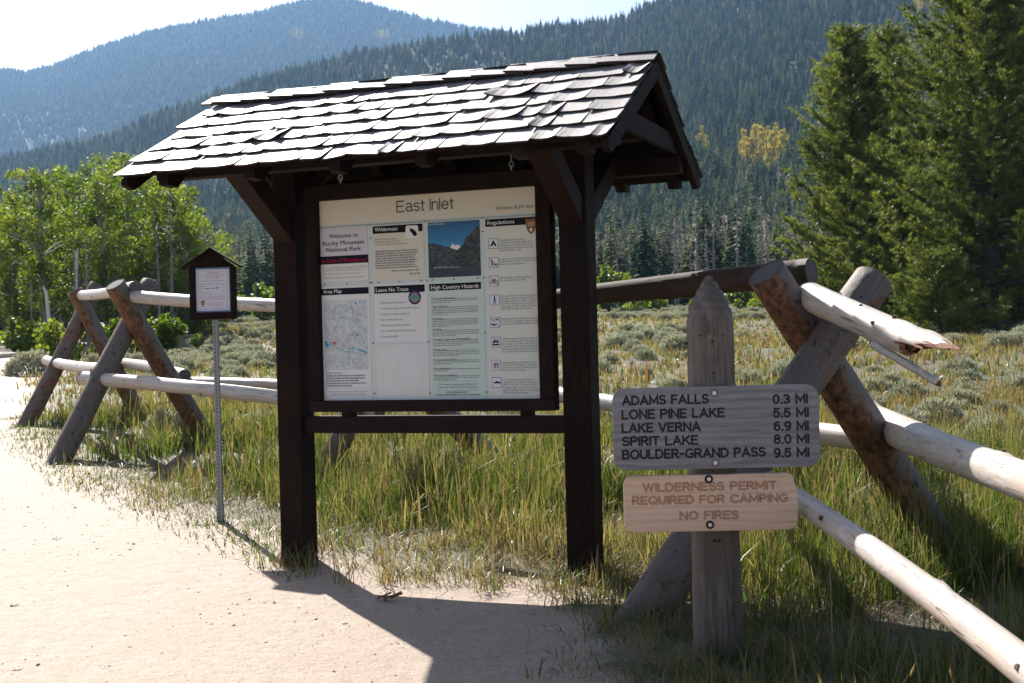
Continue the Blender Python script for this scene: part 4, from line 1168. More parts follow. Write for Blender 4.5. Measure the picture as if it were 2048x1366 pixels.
def bolt(par, px, py, stain):
    x_, z_ = sp_px(px, py); y_ = Y0 if par is db else Y0 + .002
    mb = MB()
    n = 16
    def ringcone(r_a, ya, r_b, yb, mi):
        a = [(x_ + r_a * math.cos(6.2832 * i / n), ya, z_ + r_a * math.sin(6.2832 * i / n)) for i in range(n)]
        b2 = [(x_ + r_b * math.cos(6.2832 * i / n), yb, z_ + r_b * math.sin(6.2832 * i / n)) for i in range(n)]
        mb.add(a + b2, [(i, (i + 1) % n, n + (i + 1) % n, n + i) for i in range(n)], mi)
    ringcone(.0165, y_, .0165, y_ - .002, 1); ringcone(.0165, y_ - .002, .0085, y_ - .0025, 1); ringcone(.0085, y_ - .002, .0075, y_ - .007, 0)
    mb.add([(x_ + .0075 * math.cos(6.2832 * i / n), y_ - .007, z_ + .0075 * math.sin(6.2832 * i / n)) for i in range(n)], [tuple(range(n))], 0)
    mb.build('bolt', [M['steel'], M['rust'] if stain else flat('grey_washer', (.16, .15, .14), .5, .5)], par, fix=False)
bolt(db, 1428, 787, 0); bolt(db, 1430.5, 926.5, 0); bolt(pb, 1417.5, 959, 1); bolt(pb, 1420, 1050.5, 1)

# ------------------------------------------------------------------ buck-and-rail fence
G0 = ground_hit(1590, 1190)
fence = empty('log_fence', (G0.x, G0.y, G0.z))
tag(fence, 'long buck and rail fence of weathered grey logs on crossed legs along the meadow', 'fence')
FO = Vector((G0.x, G0.y, G0.z))
def buck(fa, ta, fb, tb, r, gap, seed, knots=4, down=.12):
    """two crossed legs; fa/ta foot and top of leg a (behind), fb/tb of leg b (in front), as measured"""
    A, B = ground_hit(*fa), ground_hit(*fb)
    d = Vector((B.x - A.x, B.y - A.y, 0)); best = None
    for k in range(-90, 91):          # the legs stand in two parallel planes, b's nearer by gap
        an = math.radians(k * .25); e = Vector((d.x * math.cos(an) - d.y * math.sin(an), d.x * math.sin(an) + d.y * math.cos(an), 0)).normalized()
        n = Vector((e.y, -e.x, 0)); n = n if n.dot(Vector((0, -1, 0))) > 0 else -n
        err = abs(d.dot(n) - gap)
        if best is None or err < best[0]: best = (err, n)
    n = best[1]; out = []
    for f, tpx, nm in ((A, ta, 0), (B, tb, 1)):
        x, z = ray(*tpx); D = (f.x * n.x + f.y * n.y) / (x * n.x + n.y)
        top = Vector((x * D, D, CAMZ + z * D)); dn = (f - top).normalized()
        out.append((f, top))
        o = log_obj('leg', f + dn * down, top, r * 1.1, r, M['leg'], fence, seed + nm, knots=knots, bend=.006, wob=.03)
    return out
nb = buck((1893, 1118), (1532, 546), (1284, 1236), (1746, 561), .103, .17, 31, 5)
mbk = buck((642, 985), (790, 590), (1012, 945), (690, 640), .085, .15, 41)
ab = buck((118, 925), (302, 568), (415, 884), (230, 570), .098, .16, 51)
bb = buck((52, 852), (196, 571), (282, 838), (150, 582), .092, .16, 61)
def rail(a, b_, r0_, r1_, seed, ext=0.0, label=None, mat=None, **kw):
    p, q = at(*a), at(*b_); q = q + (q - p) * ext
    return log_obj('rail', p, q, r0_, r1_, mat or M['log'], fence, seed, label=label, **kw)
M['log_shaded'] = wood('shade_toned_weathered_log', (.035, .024, .019), (.10, .072, .058), (11, 11, 1.1), .7, .5, .005, (.06, .037, .026), .2, .85)  # weathered log, with the shade on the top rail put into a darker colour
rail((1622, 545, 6.88), (760, 646, 8.75), .073, .046, 71, label='long dark top rail', mat=M['log_shaded'])
def jag(a, rg_):
    # the upper side reaches farthest, the rest is rotted away
    c_ = math.cos(a - JA); return (.20 + .14 * c_ * c_ if c_ > .1 else -.05) + .045 * math.sin(3 * a + 1) + .035 * math.sin(7 * a + 2) + rg_.uniform(-.012, .012)
pA, pB = at(1618, 594, 6.75), at(1838, 690, 5.35)
quat = (pB - pA).to_track_quat('Z', 'X'); upv = Vector((0, 0, 1)); loc_up = quat.inverted() @ upv; JA = math.atan2(loc_up.y, loc_up.x)
log_obj('rail', pA, pB, .076, .062, M['log'], fence, 72, sides=36, knots=7, jag=jag, ringstep=.035, bend=.004, label='sunlit top rail snapped off with a rotten splintered end')
# long splinter hanging below the break
sA, sB = at(1748, 690, 5.72), at(1876, 766, 5.15)
mb = MB(); rs = random.Random(8)
dirv = (sB - sA); sd = dirv.cross(Vector((0, 0, 1))).normalized(); un = sd.cross(dirv).normalized()
ringsv = []
for i in range(9):
    u = i / 8; c_ = sA + dirv * u; w1, h1 = .022 * (1 - .25 * u), .019 * (1 - .15 * u)
    for a in range(7):
        an = a / 7 * 6.283; ringsv.append(c_ + sd * math.cos(an) * w1 * rs.uniform(.85, 1.15) + un * math.sin(an) * h1 * rs.uniform(.8, 1.2) + dirv.normalized() * (rs.uniform(-.02, .02) if i == 8 else 0))
mb.add([v - FO for v in ringsv], [(i * 7 + j, i * 7 + (j + 1) % 7, (i + 1) * 7 + (j + 1) % 7, (i + 1) * 7 + j) for i in range(8) for j in range(7)])
mb.add([v - FO for v in ringsv[-7:]], [tuple(range(7))], 1)
mb.build('splinter', [M['log'], M['rot']], fence)
Lr = (pB - pA).length
for k in range(9):
    ang = JA + rs.uniform(-1.1, 1.1); r1_ = .055 * rs.uniform(.45, .95); z0_ = Lr - rs.uniform(.05, .18); ln = rs.uniform(.08, .26) * max(.4, math.cos(ang - JA))
    c0_ = pA + quat @ Vector((r1_ * math.cos(ang), r1_ * math.sin(ang), z0_)); c1_ = pA + quat @ Vector((r1_ * .95 * math.cos(ang), r1_ * .95 * math.sin(ang), z0_ + ln))
    dv = c1_ - c0_; s2 = dv.cross(Vector((0, 0, 1))).normalized(); u2 = s2.cross(dv).normalized(); V_ = []; w1 = rs.uniform(.010, .020)
    for i in range(6):
        for sx, sy in ((-1, -.5), (1, -.6), (.7, .7), (-.8, .6)): V_.append(c0_ + dv * i / 5 + (s2 * sx + u2 * sy * .7) * w1 * rs.uniform(.5, 1.2) * (1 - i * .15) - FO)
    mb = MB(); mb.add(V_, [(i * 4 + j, i * 4 + (j + 1) % 4, (i + 1) * 4 + (j + 1) % 4, (i + 1) * 4 + j) for i in range(5) for j in range(4)] + [(0, 1, 2, 3), (23, 22, 21, 20)])
    mb.build('splinter', M['rot'], fence)
rail((1766, 884, 6.95), (880, 752, 11.4), .063, .054, 73)
rail((1730, 832, 8.6), (2048, 951, 4.04), .104, .041, 74, ext=.5, flare=.015, bend=.008, label='thick lower rail, shaded at its butt and sunlit beyond')
rail((1490, 930, 7.2), (2048, 1350, 2.78), .046, .041, 75, ext=.25, knots=14, bend=.010, label='bleached lower rail running down toward the camera')
rail((262, 594, 12.85), (760, 622, 10.75), .060, .056, 76)
rail((158, 592, 15.9), (272, 577, 12.8), .058, .060, 77)
rail((92, 721, 16.6), (203, 741, 12.95), .058, .064, 78)
rail((164, 757, 13.0), (760, 822, 10.3), .066, .062, 79, knots=8)
rail((246, 728, 16.2), (370, 750, 13.6), .062, .064, 80)
rail((374, 766, 13.7), (930, 793, 11.3), .058, .054, 81)

# ------------------------------------------------------------------ trees
def tube(pts, radii, sides=6):
    V = []; F = []
    for i, (p, r_) in enumerate(zip(pts, radii)):
        p = Vector(p); d = (Vector(pts[min(i + 1, len(pts) - 1)]) - Vector(pts[max(i - 1, 0)])).normalized()
        u = d.orthogonal().normalized() if abs(d.z) < .99 else Vector((1, 0, 0)); u = (u - d * u.dot(d)).normalized(); v = d.cross(u)
        for j in range(sides):
            a = 6.2832 * j / sides; V.append(p + (u * math.cos(a) + v * math.sin(a)) * r_)
    for i in range(len(pts) - 1):
        for j in range(sides): F.append((i * sides + j, i * sides + (j + 1) % sides, (i + 1) * sides + (j + 1) % sides, (i + 1) * sides + j))
    return V, F

def quads(cen, nrm, length, width, tang=None, rgx=None):
    """leaf quads: centres, normals; returns V, F"""
    n = len(cen); rgx = rgx or rng
    if tang is None: tang = rgx.normal(size=(n, 3))
    t_ = tang - (tang * nrm).sum(1, keepdims=True) * nrm; t_ /= np.linalg.norm(t_, axis=1, keepdims=True) + 1e-9
    b_ = np.cross(nrm, t_)
    L = np.broadcast_to(np.asarray(length), (n,))[:, None]; Wd = np.broadcast_to(np.asarray(width), (n,))[:, None]
    V = np.stack([cen - t_ * L / 2, cen + b_ * Wd / 2, cen + t_ * L / 2, cen - b_ * Wd / 2], 1).reshape(-1, 3)
    return V, np.arange(4 * n).reshape(n, 4)

def conifer_mesh(seed, levels=26, per=7, R=.17, dead=False, droop=.35, base=.06):
    rg = np.random.default_rng(seed); V = []; T = []
    for i in range(levels):
        z = base + (1 - base) * (i / levels) ** .95
        for k in range(per if not dead else 5):
            a = rg.uniform(0, 6.2832); rr_ = R * (1 - z) ** .8 * rg.uniform(.55, 1.2) + .012
            if dead: rr_ = R * (.5 + .5 * (1 - z)) * rg.uniform(.2, .9)
            d = np.array([math.cos(a), math.sin(a), 0]); s_ = np.array([-d[1], d[0], 0]); zt = z - rr_ * droop * rg.uniform(.3, 1.3) + (rg.uniform(-.02, .04) if dead else 0)
            wd = rr_ * (.42 if not dead else .09) + (.003 if dead else 0); tip = d * rr_ + np.array([0, 0, zt]); root = np.array([0, 0, z + .012])
            mid = d * rr_ * .55 + np.array([0, 0, (z + zt) / 2 + .006])
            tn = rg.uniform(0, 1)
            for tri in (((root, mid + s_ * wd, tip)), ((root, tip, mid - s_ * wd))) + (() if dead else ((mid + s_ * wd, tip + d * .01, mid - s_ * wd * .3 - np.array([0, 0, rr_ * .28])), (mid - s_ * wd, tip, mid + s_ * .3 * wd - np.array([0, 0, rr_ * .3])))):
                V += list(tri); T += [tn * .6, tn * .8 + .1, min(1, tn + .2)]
    # leader
    V += [np.array([-.006, 0, .93]), np.array([.006, 0, .93]), np.array([0, 0, 1.02])]; T += [.5] * 3
    if dead:                          # bare stem
        n = 5
        for j in range(n):
            a0, a1 = 6.2832 * j / n, 6.2832 * (j + 1) / n; r_ = .013
            V += [np.array([r_ * math.cos(a0), r_ * math.sin(a0), 0]), np.array([r_ * math.cos(a1), r_ * math.sin(a1), 0]), np.array([0, 0, 1.])]; T += [.3, .5, .7]
    V = np.array(V)
    return np_mesh('crown', V, np.arange(len(V)).reshape(-1, 3), {'tint': T})

con_me = [conifer_mesh(s, levels=26, per=8, R=r_, droop=dr) for s, r_, dr in ((1, .15, .35), (2, .19, .45), (3, .125, .3))]
snag_me = [conifer_mesh(s, levels=20, per=5, R=.12, dead=True, base=.2) for s in (5, 6, 7)]
for m_ in con_me: m_.materials.append(M['conifer'])
for m_ in snag_me: m_.materials.append(M['snagwood'])
V_, F_ = tube([(0, 0, 0), (.004, 0, .4), (0, .003, .95)], [.016, .011, .003], 6)
trunk_me = bpy.data.meshes.new('trunk'); trunk_me.from_pydata(V_, [], F_); trunk_me.materials.append(M['trunk'])
V_, F_ = tube([(0, 0, 0), (.006, 0, .4), (-.004, .003, 1.0)], [.015, .011, .003], 6)
snag_trunk = bpy.data.meshes.new('trunk'); snag_trunk.from_pydata(V_, [], F_); snag_trunk.materials.append(M['trunk_pale'])

def conifer(px, py_base, py_top, D, kind, variant, label, group=None):
    """tree with foot at ground below (px, *) at distance D and its top at py_top"""
    x, _ = ray(px, py_base); gx_, gy_ = x * D, D; g_ = float(gz(gx_, gy_)) - .05
    top = at(px, py_top, D).z; H = top - g_
    o = empty('conifer_tree' if kind == 'live' else 'dead_tree', (gx_, gy_, g_), random.uniform(0, 6.28))
    tag(o, label, 'tree', group)
    wx = random.uniform(.9, 1.25)
    for nm, me in (('crown', (con_me if kind == 'live' else snag_me)[variant % 3]), ('trunk', trunk_me if kind == 'live' else snag_trunk)):
        c = link(nm, me, None, o); c.scale = (H * wx, H * wx, H)
    return o, c
firsts = {}
lv = 'conifers standing at the far edge of the meadow'; dd = 'grey dead trees standing at the far edge of the meadow'
for i, (px, pt, D, lab) in enumerate(((1225, 418, 112, 'slim green conifer just right of the kiosk post at the meadow edge'), (1292, 432, 105, 'dark narrow conifer above the yellow bush beyond the meadow'),
        (1412, 372, 118, 'tall broad conifer above the tip of the signpost'), (1476, 392, 112, 'pointed conifer between grey dead trees right of the signpost tip'), (1502, 470, 100, 'short conifer behind the log end beyond the meadow'),
        (534, 440, 98, 'dark conifer seen between the caution sign and the left kiosk post'), (500, 470, 120, 'small conifer beyond the caution sign roof'))):
    conifer(px, 620, pt, D, 'live', i, lab)
rp = random.Random(21); MID = []
for i in range(60):
    px = rp.choice([rp.uniform(1195, 1600)] * 3 + [rp.uniform(405, 545)])
    D = rp.uniform(98, 150); hgt = rp.uniform(5.2, 9.2)
    x, _ = ray(px, 620); top = float(gz(x * D, D)) + hgt
    py = 684 - (top - CAMZ) / D * FPX - ROLL * (x * FPX)
    o, _ = conifer(px, 620, py, D, 'dead' if i % 3 else 'live', i, 'x', dd if i % 3 else lv)
    MID.append((px, i % 3 > 0, o))
ORD = 'first second third fourth fifth sixth seventh eighth ninth tenth eleventh twelfth thirteenth fourteenth fifteenth sixteenth seventeenth eighteenth nineteenth twentieth'.split() + ['%s-%s' % (q_, w_) for q_ in ('twenty', 'thirty', 'forty') for w_ in 'first second third fourth fifth sixth seventh eighth ninth'.split()]
for isd in (True, False):
    for lo, hi, ref in ((0, 800, 'caution sign'), (800, 3000, 'right kiosk post')):
        for k, (_, _, o) in enumerate(sorted([q for q in MID if q[1] == isd and lo < q[0] < hi], key=lambda q: q[0])):
            o['label'] = ('%s thin grey dead tree right of the %s at the far meadow edge' if isd else '%s blue-green conifer among dead trees right of the %s, far edge') % (ORD[k], ref)

# far-off forest: instances on real slopes
def scatter(name, P, S, src, mat=None, lean=.03, seed=0):
    me = bpy.data.meshes.new(name); me.vertices.add(len(P)); me.vertices.foreach_set('co', np.asarray(P, np.float32).ravel())
    a_ = me.attributes.new('s', 'FLOAT_VECTOR', 'POINT'); a_.data.foreach_set('vector', np.asarray(S, np.float32).ravel())
    rgx = np.random.default_rng(seed + 100); rot = np.stack([rgx.normal(0, lean, len(P)), rgx.normal(0, lean, len(P)), rgx.uniform(0, 6.28, len(P))], -1)
    a_ = me.attributes.new('r', 'FLOAT_VECTOR', 'POINT'); a_.data.foreach_set('vector', rot.astype(np.float32).ravel())
    o = bpy.data.objects.new(name, me); C.objects.link(o)
    g = bpy.data.node_groups.new(name, 'GeometryNodeTree')
    g.interface.new_socket('Geometry', in_out='INPUT', socket_type='NodeSocketGeometry'); g.interface.new_socket('Geometry', in_out='OUTPUT', socket_type='NodeSocketGeometry')
    gi, go = g.nodes.new('NodeGroupInput'), g.nodes.new('NodeGroupOutput')
    mp = g.nodes.new('GeometryNodeMeshToPoints'); ip = g.nodes.new('GeometryNodeInstanceOnPoints'); oi = g.nodes.new('GeometryNodeObjectInfo')
    oi.inputs['Object'].default_value = src; oi.inputs['As Instance'].default_value = True; oi.transform_space = 'ORIGINAL'
    ns = g.nodes.new('GeometryNodeInputNamedAttribute'); ns.data_type = 'FLOAT_VECTOR'; ns.inputs[0].default_value = 's'
    nr = g.nodes.new('GeometryNodeInputNamedAttribute'); nr.data_type = 'FLOAT_VECTOR'; nr.inputs[0].default_value = 'r'
    er = g.nodes.new('FunctionNodeEulerToRotation')
    L = g.links.new
    L(gi.outputs[0], mp.inputs[0]); L(mp.outputs[0], ip.inputs['Points']); L(oi.outputs['Geometry'], ip.inputs['Instance'])
    L(ns.outputs[0], ip.inputs['Scale']); L(nr.outputs[0], er.inputs[0]); L(er.outputs[0], ip.inputs['Rotation']); L(ip.outputs[0], go.inputs[0])
    md = o.modifiers.new('scatter', 'NODES'); md.node_group = g
    tag(o, kind='stuff')
    return o
crowns = {'live': [None] * 3, 'dead': [None] * 3}
for o in list(C.objects):
    if o.name.startswith('crown') and o.type == 'MESH':
        for k, ms in (('live', con_me), ('dead', snag_me)):
            if o.data in ms and crowns[k][ms.index(o.data)] is None: crowns[k][ms.index(o.data)] = o

def wedge(n, D0, D1, seed, amax=.62, pw=1.0):
    rgx = np.random.default_rng(seed); D = np.sqrt(rgx.uniform(D0 ** 2, D1 ** 2, n)); a = rgx.uniform(-amax, amax, n)
    return a, D, rgx
for kind, n, D0, D1, hs in (('near', 115000, 196, 1060, (5.4, 9.4)), ('far', 170000, 1250, 2750, (7.5, 12))):
    a, D, rgx = wedge(n, D0, D1, 5 if kind == 'near' else 6)
    if kind == 'near':                # thicker near the valley floor, where single trees show
        k = int(n * .35); D[:k] = np.sqrt(rgx.uniform(D0 ** 2, 480 ** 2, k))
    z = hill_z(a, D, kind); P_ = np.stack([a * D, D, z - .3], -1)
    H = rgx.uniform(*hs, n) * (1 + .25 * fbm(a * 20, D / 90, 31, 3)) * np.exp(rgx.normal(0, .17, n))
    dens = fbm(a * 11, D / (110 if kind == 'near' else 260), 8, 4)
    px_, py_ = to_px(P_)
    yel = np.zeros(n, bool)
    if kind == 'near':
        yel = ((np.abs((px_ - 1530) / 50) ** 2 + np.abs((py_ - 348) / 36) ** 2 < 1) & (rgx.random(n) < .24) & (fbm(px_ / 9, py_ / 16, 61, 3) > -.16)) | ((np.abs((px_ - 1405) / 16) ** 2 + np.abs((py_ - 318) / 10) ** 2 < 1) & (rgx.random(n) < .35)) | ((np.abs((px_ - 1850) / 22) ** 2 + np.abs((py_ - 30) / 14) ** 2 < 1) & (rgx.random(n) < .3))
    else:
        yel = ((np.abs((px_ - 595) / 12) ** 2 + np.abs((py_ - 78) / 9) ** 2 < 1) | (np.abs((px_ - 766) / 16) ** 2 + np.abs((py_ - 78) / 7) ** 2 < 1)) & (rgx.random(n) < .5)
    if kind == 'near': YELP = P_[yel], H[yel]
    else: YELF = P_[yel], H[yel]
    dead_p = np.clip(.22 + .55 * fbm(a * 16, D / 130, 77, 3), .03, .75) * (1 if kind == 'near' else .6)
    dead = (rgx.random(n) < dead_p) & ~yel
    keep = (rgx.random(n) < np.clip(1.0 + 1.0 * dens, .55, 1)) & ~yel
    v = rgx.integers(0, 3, n)
    for i in range(3):
        for kd, msk in (('live', ~dead), ('dead', dead)):
            q = keep & msk & (v == i)
            if kd == 'dead' and kind == 'far': q = q & (rgx.random(n) < .6)
            wf = rgx.uniform(1.0, 1.5, n)[q] * (1.0 if kind == 'near' else 1.35)
            scatter('forest', P_[q], np.stack([H[q] * wf, H[q] * wf, H[q]], -1), crowns[kd][i], seed=i)
# valley-floor wood between the meadow and the slope
a, D, rgx = wedge(8200, 118, 215, 9, .62)
P_ = np.stack([a * D, D, gz(a * D, D) - .1], -1); H = rgx.uniform(4.8, 9.0, len(a)); v = rgx.integers(0, 3, len(a)); dead = rgx.random(len(a)) < .62
for i in range(3):
    for kd, msk in (('live', ~dead), ('dead', dead)):
        q = msk & (v == i); wf = rgx.uniform(.9, 1.3, q.sum()); scatter('forest', P_[q], np.stack([H[q] * wf, H[q] * wf, H[q]], -1), crowns[kd][i], seed=i + 10, lean=.05)

# ------------------------------------------------------------------ broadleaf crowns
def leafy(name, blobs, per, leaf, mat, seed, flatn=.4, lo=0.0):
    rg = np.random.default_rng(seed); Cn = []; Tn = []; Nn = []
    for (cx, cy_, cz, rx, rz_, tv) in blobs:
        n = int(per * (rx * rx * rz_) ** (1 / 3) / .5); d = rg.normal(size=(n, 3)); d /= np.linalg.norm(d, axis=1, keepdims=True)
        rad = rg.uniform(.35, 1.0, n) ** .6 * rg.uniform(.8, 1.12, n)
        Cn.append(np.array([cx, cy_, cz]) + d * rad[:, None] * np.array([rx, rx, rz_])); Tn.append(np.clip(tv + rg.normal(0, .14, n), 0, 1)); Nn.append(d + rg.normal(0, .9, (n, 3)))
    Cn = np.vstack(Cn); Tn = np.concatenate(Tn); Nn = np.vstack(Nn); Nn /= np.linalg.norm(Nn, axis=1, keepdims=True)
    V, F = quads(Cn, Nn, leaf * rg.uniform(.7, 1.3, len(Cn)), leaf * .8, None, rg)
    me = np_mesh(name, V, F, {'tint': np.repeat(Tn, 4)}); me.materials.append(mat)
    return me
def aspen_meshes(seed, H, W_, trunk_bare=.3, per=230, mat='aspen', leaf=.085):
    rg = np.random.default_rng(seed); blobs = []; tr = MB()
    lean = rg.uniform(-.05, .05)
    pts = [(lean * H * t_ + .05 * math.sin(t_ * 5 + seed), .04 * math.sin(t_ * 4), H * .95 * t_) for t_ in np.linspace(0, 1, 7)]
    V, F = tube(pts, np.linspace(.014 * H, .004 * H, 7), 7); tr.add(V, F)
    for k in range(56):
        t_ = rg.uniform(trunk_bare, 1.0); z = H * t_; wz = W_ * (math.sin(math.pi * min(1, (1 - t_) * .80 + .12)) ** .7) * rg.uniform(.15, 1.0)
        a = rg.uniform(0, 6.28); bx_, by_ = lean * H * t_ + wz * math.cos(a), wz * math.sin(a)
        r_ = rg.uniform(.24, .48) * (W_ / 1.4) * (.65 + .35 * (1 - t_))
        blobs.append((bx_, by_, z, r_, r_ * rg.uniform(.8, 1.4), .45 + .3 * t_ * .5 + rg.uniform(-.28, .28)))
        V, F = tube([(lean * H * (t_ - .12), 0, z - .12 * H), (bx_ * .5 + lean * H * t_ * .5, by_ * .5, z - .05 * H), (bx_, by_, z)], [.004 * H, .0028 * H, .001 * H], 4); tr.add(V, F)
    crown = leafy('crown', blobs, per, leaf, M[mat], seed)
    return crown, tr.mesh('trunk')
asp = [aspen_meshes(101, 5.2, 1.6, .2), aspen_meshes(102, 6.0, 1.45, .24), aspen_meshes(103, 4.4, 1.75, .16)]
for _, tm in asp: tm.materials.append(M['trunk_pale'])
def place_tree(px, D, py_top, pair, Href, label, name='aspen_tree', cat='tree', group=None, sx=1.0, rz=0):
    x, _ = ray(px, 600); g_ = float(gz(x * D, D)); H = at(px, py_top, D).z - g_; k = H / Href
    o = empty(name, (x * D, D, g_ - .03), rz); tag(o, label, cat, group)
    for nm, me in zip(('crown', 'trunk'), pair):
        if me is None: continue
        c = link(nm, me, None, o); c.scale = (k * sx, k * sx, k)
    return o
AS = [(22, 44, 388, 0, 'pale green aspen at the left frame edge beside the path bend', 1.1), (92, 40, 335, 1, 'bright lime aspen rising left of the first fence buck', 1.2), (160, 45, 322, 2, 'broad yellow-green aspen over the far fence buck', 1.0),
      (215, 41, 350, 0, 'dark green aspen with a pale trunk behind the fence top rail', 1.0), (262, 47, 300, 1, 'tallest lime green aspen just left of the kiosk roof corner', 1.15), (318, 43, 345, 2, 'wide aspen under the kiosk roof corner', 1.05),
      (372, 42, 430, 2, 'low spreading aspen right above the caution sign gable', .95), (-60, 42, 350, 1, 'aspen at the outer left of the grove', 1.1), (58, 50, 400, 2, 'shaded green aspen in the middle of the left grove', 1.2), (128, 52, 372, 0, 'slender aspen behind the broad yellow-green one', 1.2), (190, 50, 345, 1, 'full aspen filling the gap behind the far fence buck', 1.3), (345, 50, 372, 0, 'aspen behind the tall bare grey trunk', 1.3), (290, 52, 360, 2, 'rounded aspen behind the tallest lime green one', 1.2), (-20, 50, 390, 2, 'full aspen just inside the left frame edge, farther back', 1.3), (405, 46, 500, 2, 'small aspen close right of the caution sign gable', .8)]
for i, (px, D, pt, k, lab, sx) in enumerate(AS):
    place_tree(px, D, pt, asp[k], (5.2 * 1.02, 6.0 * 1.02, 4.4 * 1.03)[k], lab, sx=sx, rz=i * 1.3)
for i, (px, D, pt, lab) in enumerate(((60, 56, 440, 'dark conifer deep inside the left grove'), (195, 54, 430, 'dark conifer behind the far fence buck'), (285, 52, 405, 'shaded conifer under the kiosk roof corner'), (345, 54, 372, 'tall sparse conifer left of the caution sign'), (400, 60, 470, 'narrow conifer right above the caution sign'), (10, 58, 470, 'dark conifer at the far left of the grove'), (240, 60, 450, 'small dark conifer behind the pale aspen trunk'))):
    conifer(px, 640, pt, D, 'live', 1, lab)
for i, (px, D, pt, lab) in enumerate(((176, 38, 470, 'bare blue-grey trunk behind the far fence buck'), (345, 41, 372, 'tall bare grey trunk in front of the aspens'), (318, 40, 462, 'leaning thin bare trunk left of the tall grey one'), (152, 36, 500, 'short bare trunk beside the fence buck'), (64, 36, 560, 'low bare trunk beside the path bend'))):
    conifer(px, 640, pt, D, 'dead', i, lab)
# broken birch stumps
for px, py0, py1, D, lean_, lab in ((103, 640, 573, 33, -.12, 'leaning broken white birch stump beside the path bend'), (150, 560, 498, 37, .06, 'white broken birch stem in front of the bare trunks')):
    x, _ = ray(px, py0); g_ = float(gz(x * D, D)); z0, z1 = at(px, py0, D).z, at(px, py1, D).z
    V, F = tube([(0, 0, 0), (.02, 0, (z0 - g_) * .5), (lean_ * .5, 0, (z0 - g_)), (lean_, .03, (z1 - g_) * .8 + (z0 - g_) * .2), (lean_ * 1.6, .02, z1 - g_)], [.06, .055, .05, .045, .02], 8)
    mb = MB(); mb.add(V, F); o = mb.build('birch_stump', M['trunk_white'], loc=(x * D, D, g_)); tag(o, lab, 'stump')
p_, q_ = at(-12, 690, 33), at(30, 682, 34)
o = log_obj('fallen_log', (p_.x, p_.y, float(gz(p_.x, p_.y)) + .06), (q_.x, q_.y, float(gz(q_.x, q_.y)) + .06), .07, .055, M['log'], None, 91, knots=3); tag(o, 'pale log lying along the far side of the path bend', 'log')
# bushes
def bush_mesh(seed, mat, per=260, leaf=.07, wide=.8, high=.8, tv=.55):
    rg = np.random.default_rng(seed); bl = []
    for k in range(16):
        a = rg.uniform(0, 6.28); r_ = rg.uniform(0, .75) * wide; z = rg.uniform(.15, .9) * high * (1 - .45 * r_ / wide)
        bl.append((r_ * math.cos(a), r_ * math.sin(a), z, rg.uniform(.16, .30) * wide, rg.uniform(.16, .32) * high, tv + rg.uniform(-.3, .3)))
    return leafy('foliage', bl, per, leaf, M[mat], seed)
bm_ = [bush_mesh(201, 'bush', leaf=.09), bush_mesh(202, 'bush', leaf=.09, tv=.8), bush_mesh(203, 'yellow', leaf=.09)]
stem = MB()
for k in range(7):
    V, F = tube([(0, 0, 0), (.2 * math.cos(k), .2 * math.sin(k), .35), (.4 * math.cos(k), .4 * math.sin(k), .75)], [.02, .014, .005], 4); stem.add(V, F)
stem_me = stem.mesh('stem'); stem_me.materials.append(M['trunk'])
for px, D, pt, k, lab, sx in ((1212, 84, 512, 0, 'bright lime willow bush touching the right kiosk post', 1.0), (1300, 88, 545, 1, 'small yellowish bush behind the dark top rail', .9), (1408, 90, 556, 0, 'low green bush hidden behind the signpost tip', 1.0), (1490, 84, 560, 0, 'low bush left of the big log end', 1.2), (1555, 80, 548, 1, 'lime bush behind the fence buck top', 1.2), (448, 80, 560, 0, 'green bush beyond the top rail right of the caution sign', 1.0), (520, 84, 548, 0, 'green bush against the left kiosk post', 1.0),
                               (118, 30, 612, 1, 'yellow-green bush between the path bend and the far buck', .9), (30, 36, 615, 0, 'low green bush at the left frame edge', 1.2), (228, 33, 618, 0, 'dark green bush under the fence top rail', 1.0), (330, 36, 610, 0, 'green bush under the aspens left of the caution sign', 1.2), (365, 46, 590, 1, 'bright bush close behind the caution sign', 1.0)):
    o = place_tree(px, D, pt, (bm_[k], stem_me), 1.0, lab, 'willow_bush', 'bush', sx=sx, rz=px)
    o.children[0].name = 'foliage'; o.children[1].name = 'stem'
# yellow aspens far up the slope: one coloured stand, nobody could count it
proto = place_tree(1530, 330, 418, (aspen_meshes(140, 5.2, 1.2, .15, 60, 'yellow', .35)[0], None), 5.3, 'golden aspen at the foot of the yellow stand on the slope', sx=1.0)
for (P_, H), nm in ((YELP, 'golden_foliage'), (YELF, 'golden_foliage')):
    if len(P_): scatter(nm, P_, np.stack([H * .11, H * .11, H * .24], -1), proto.children[0], seed=3)

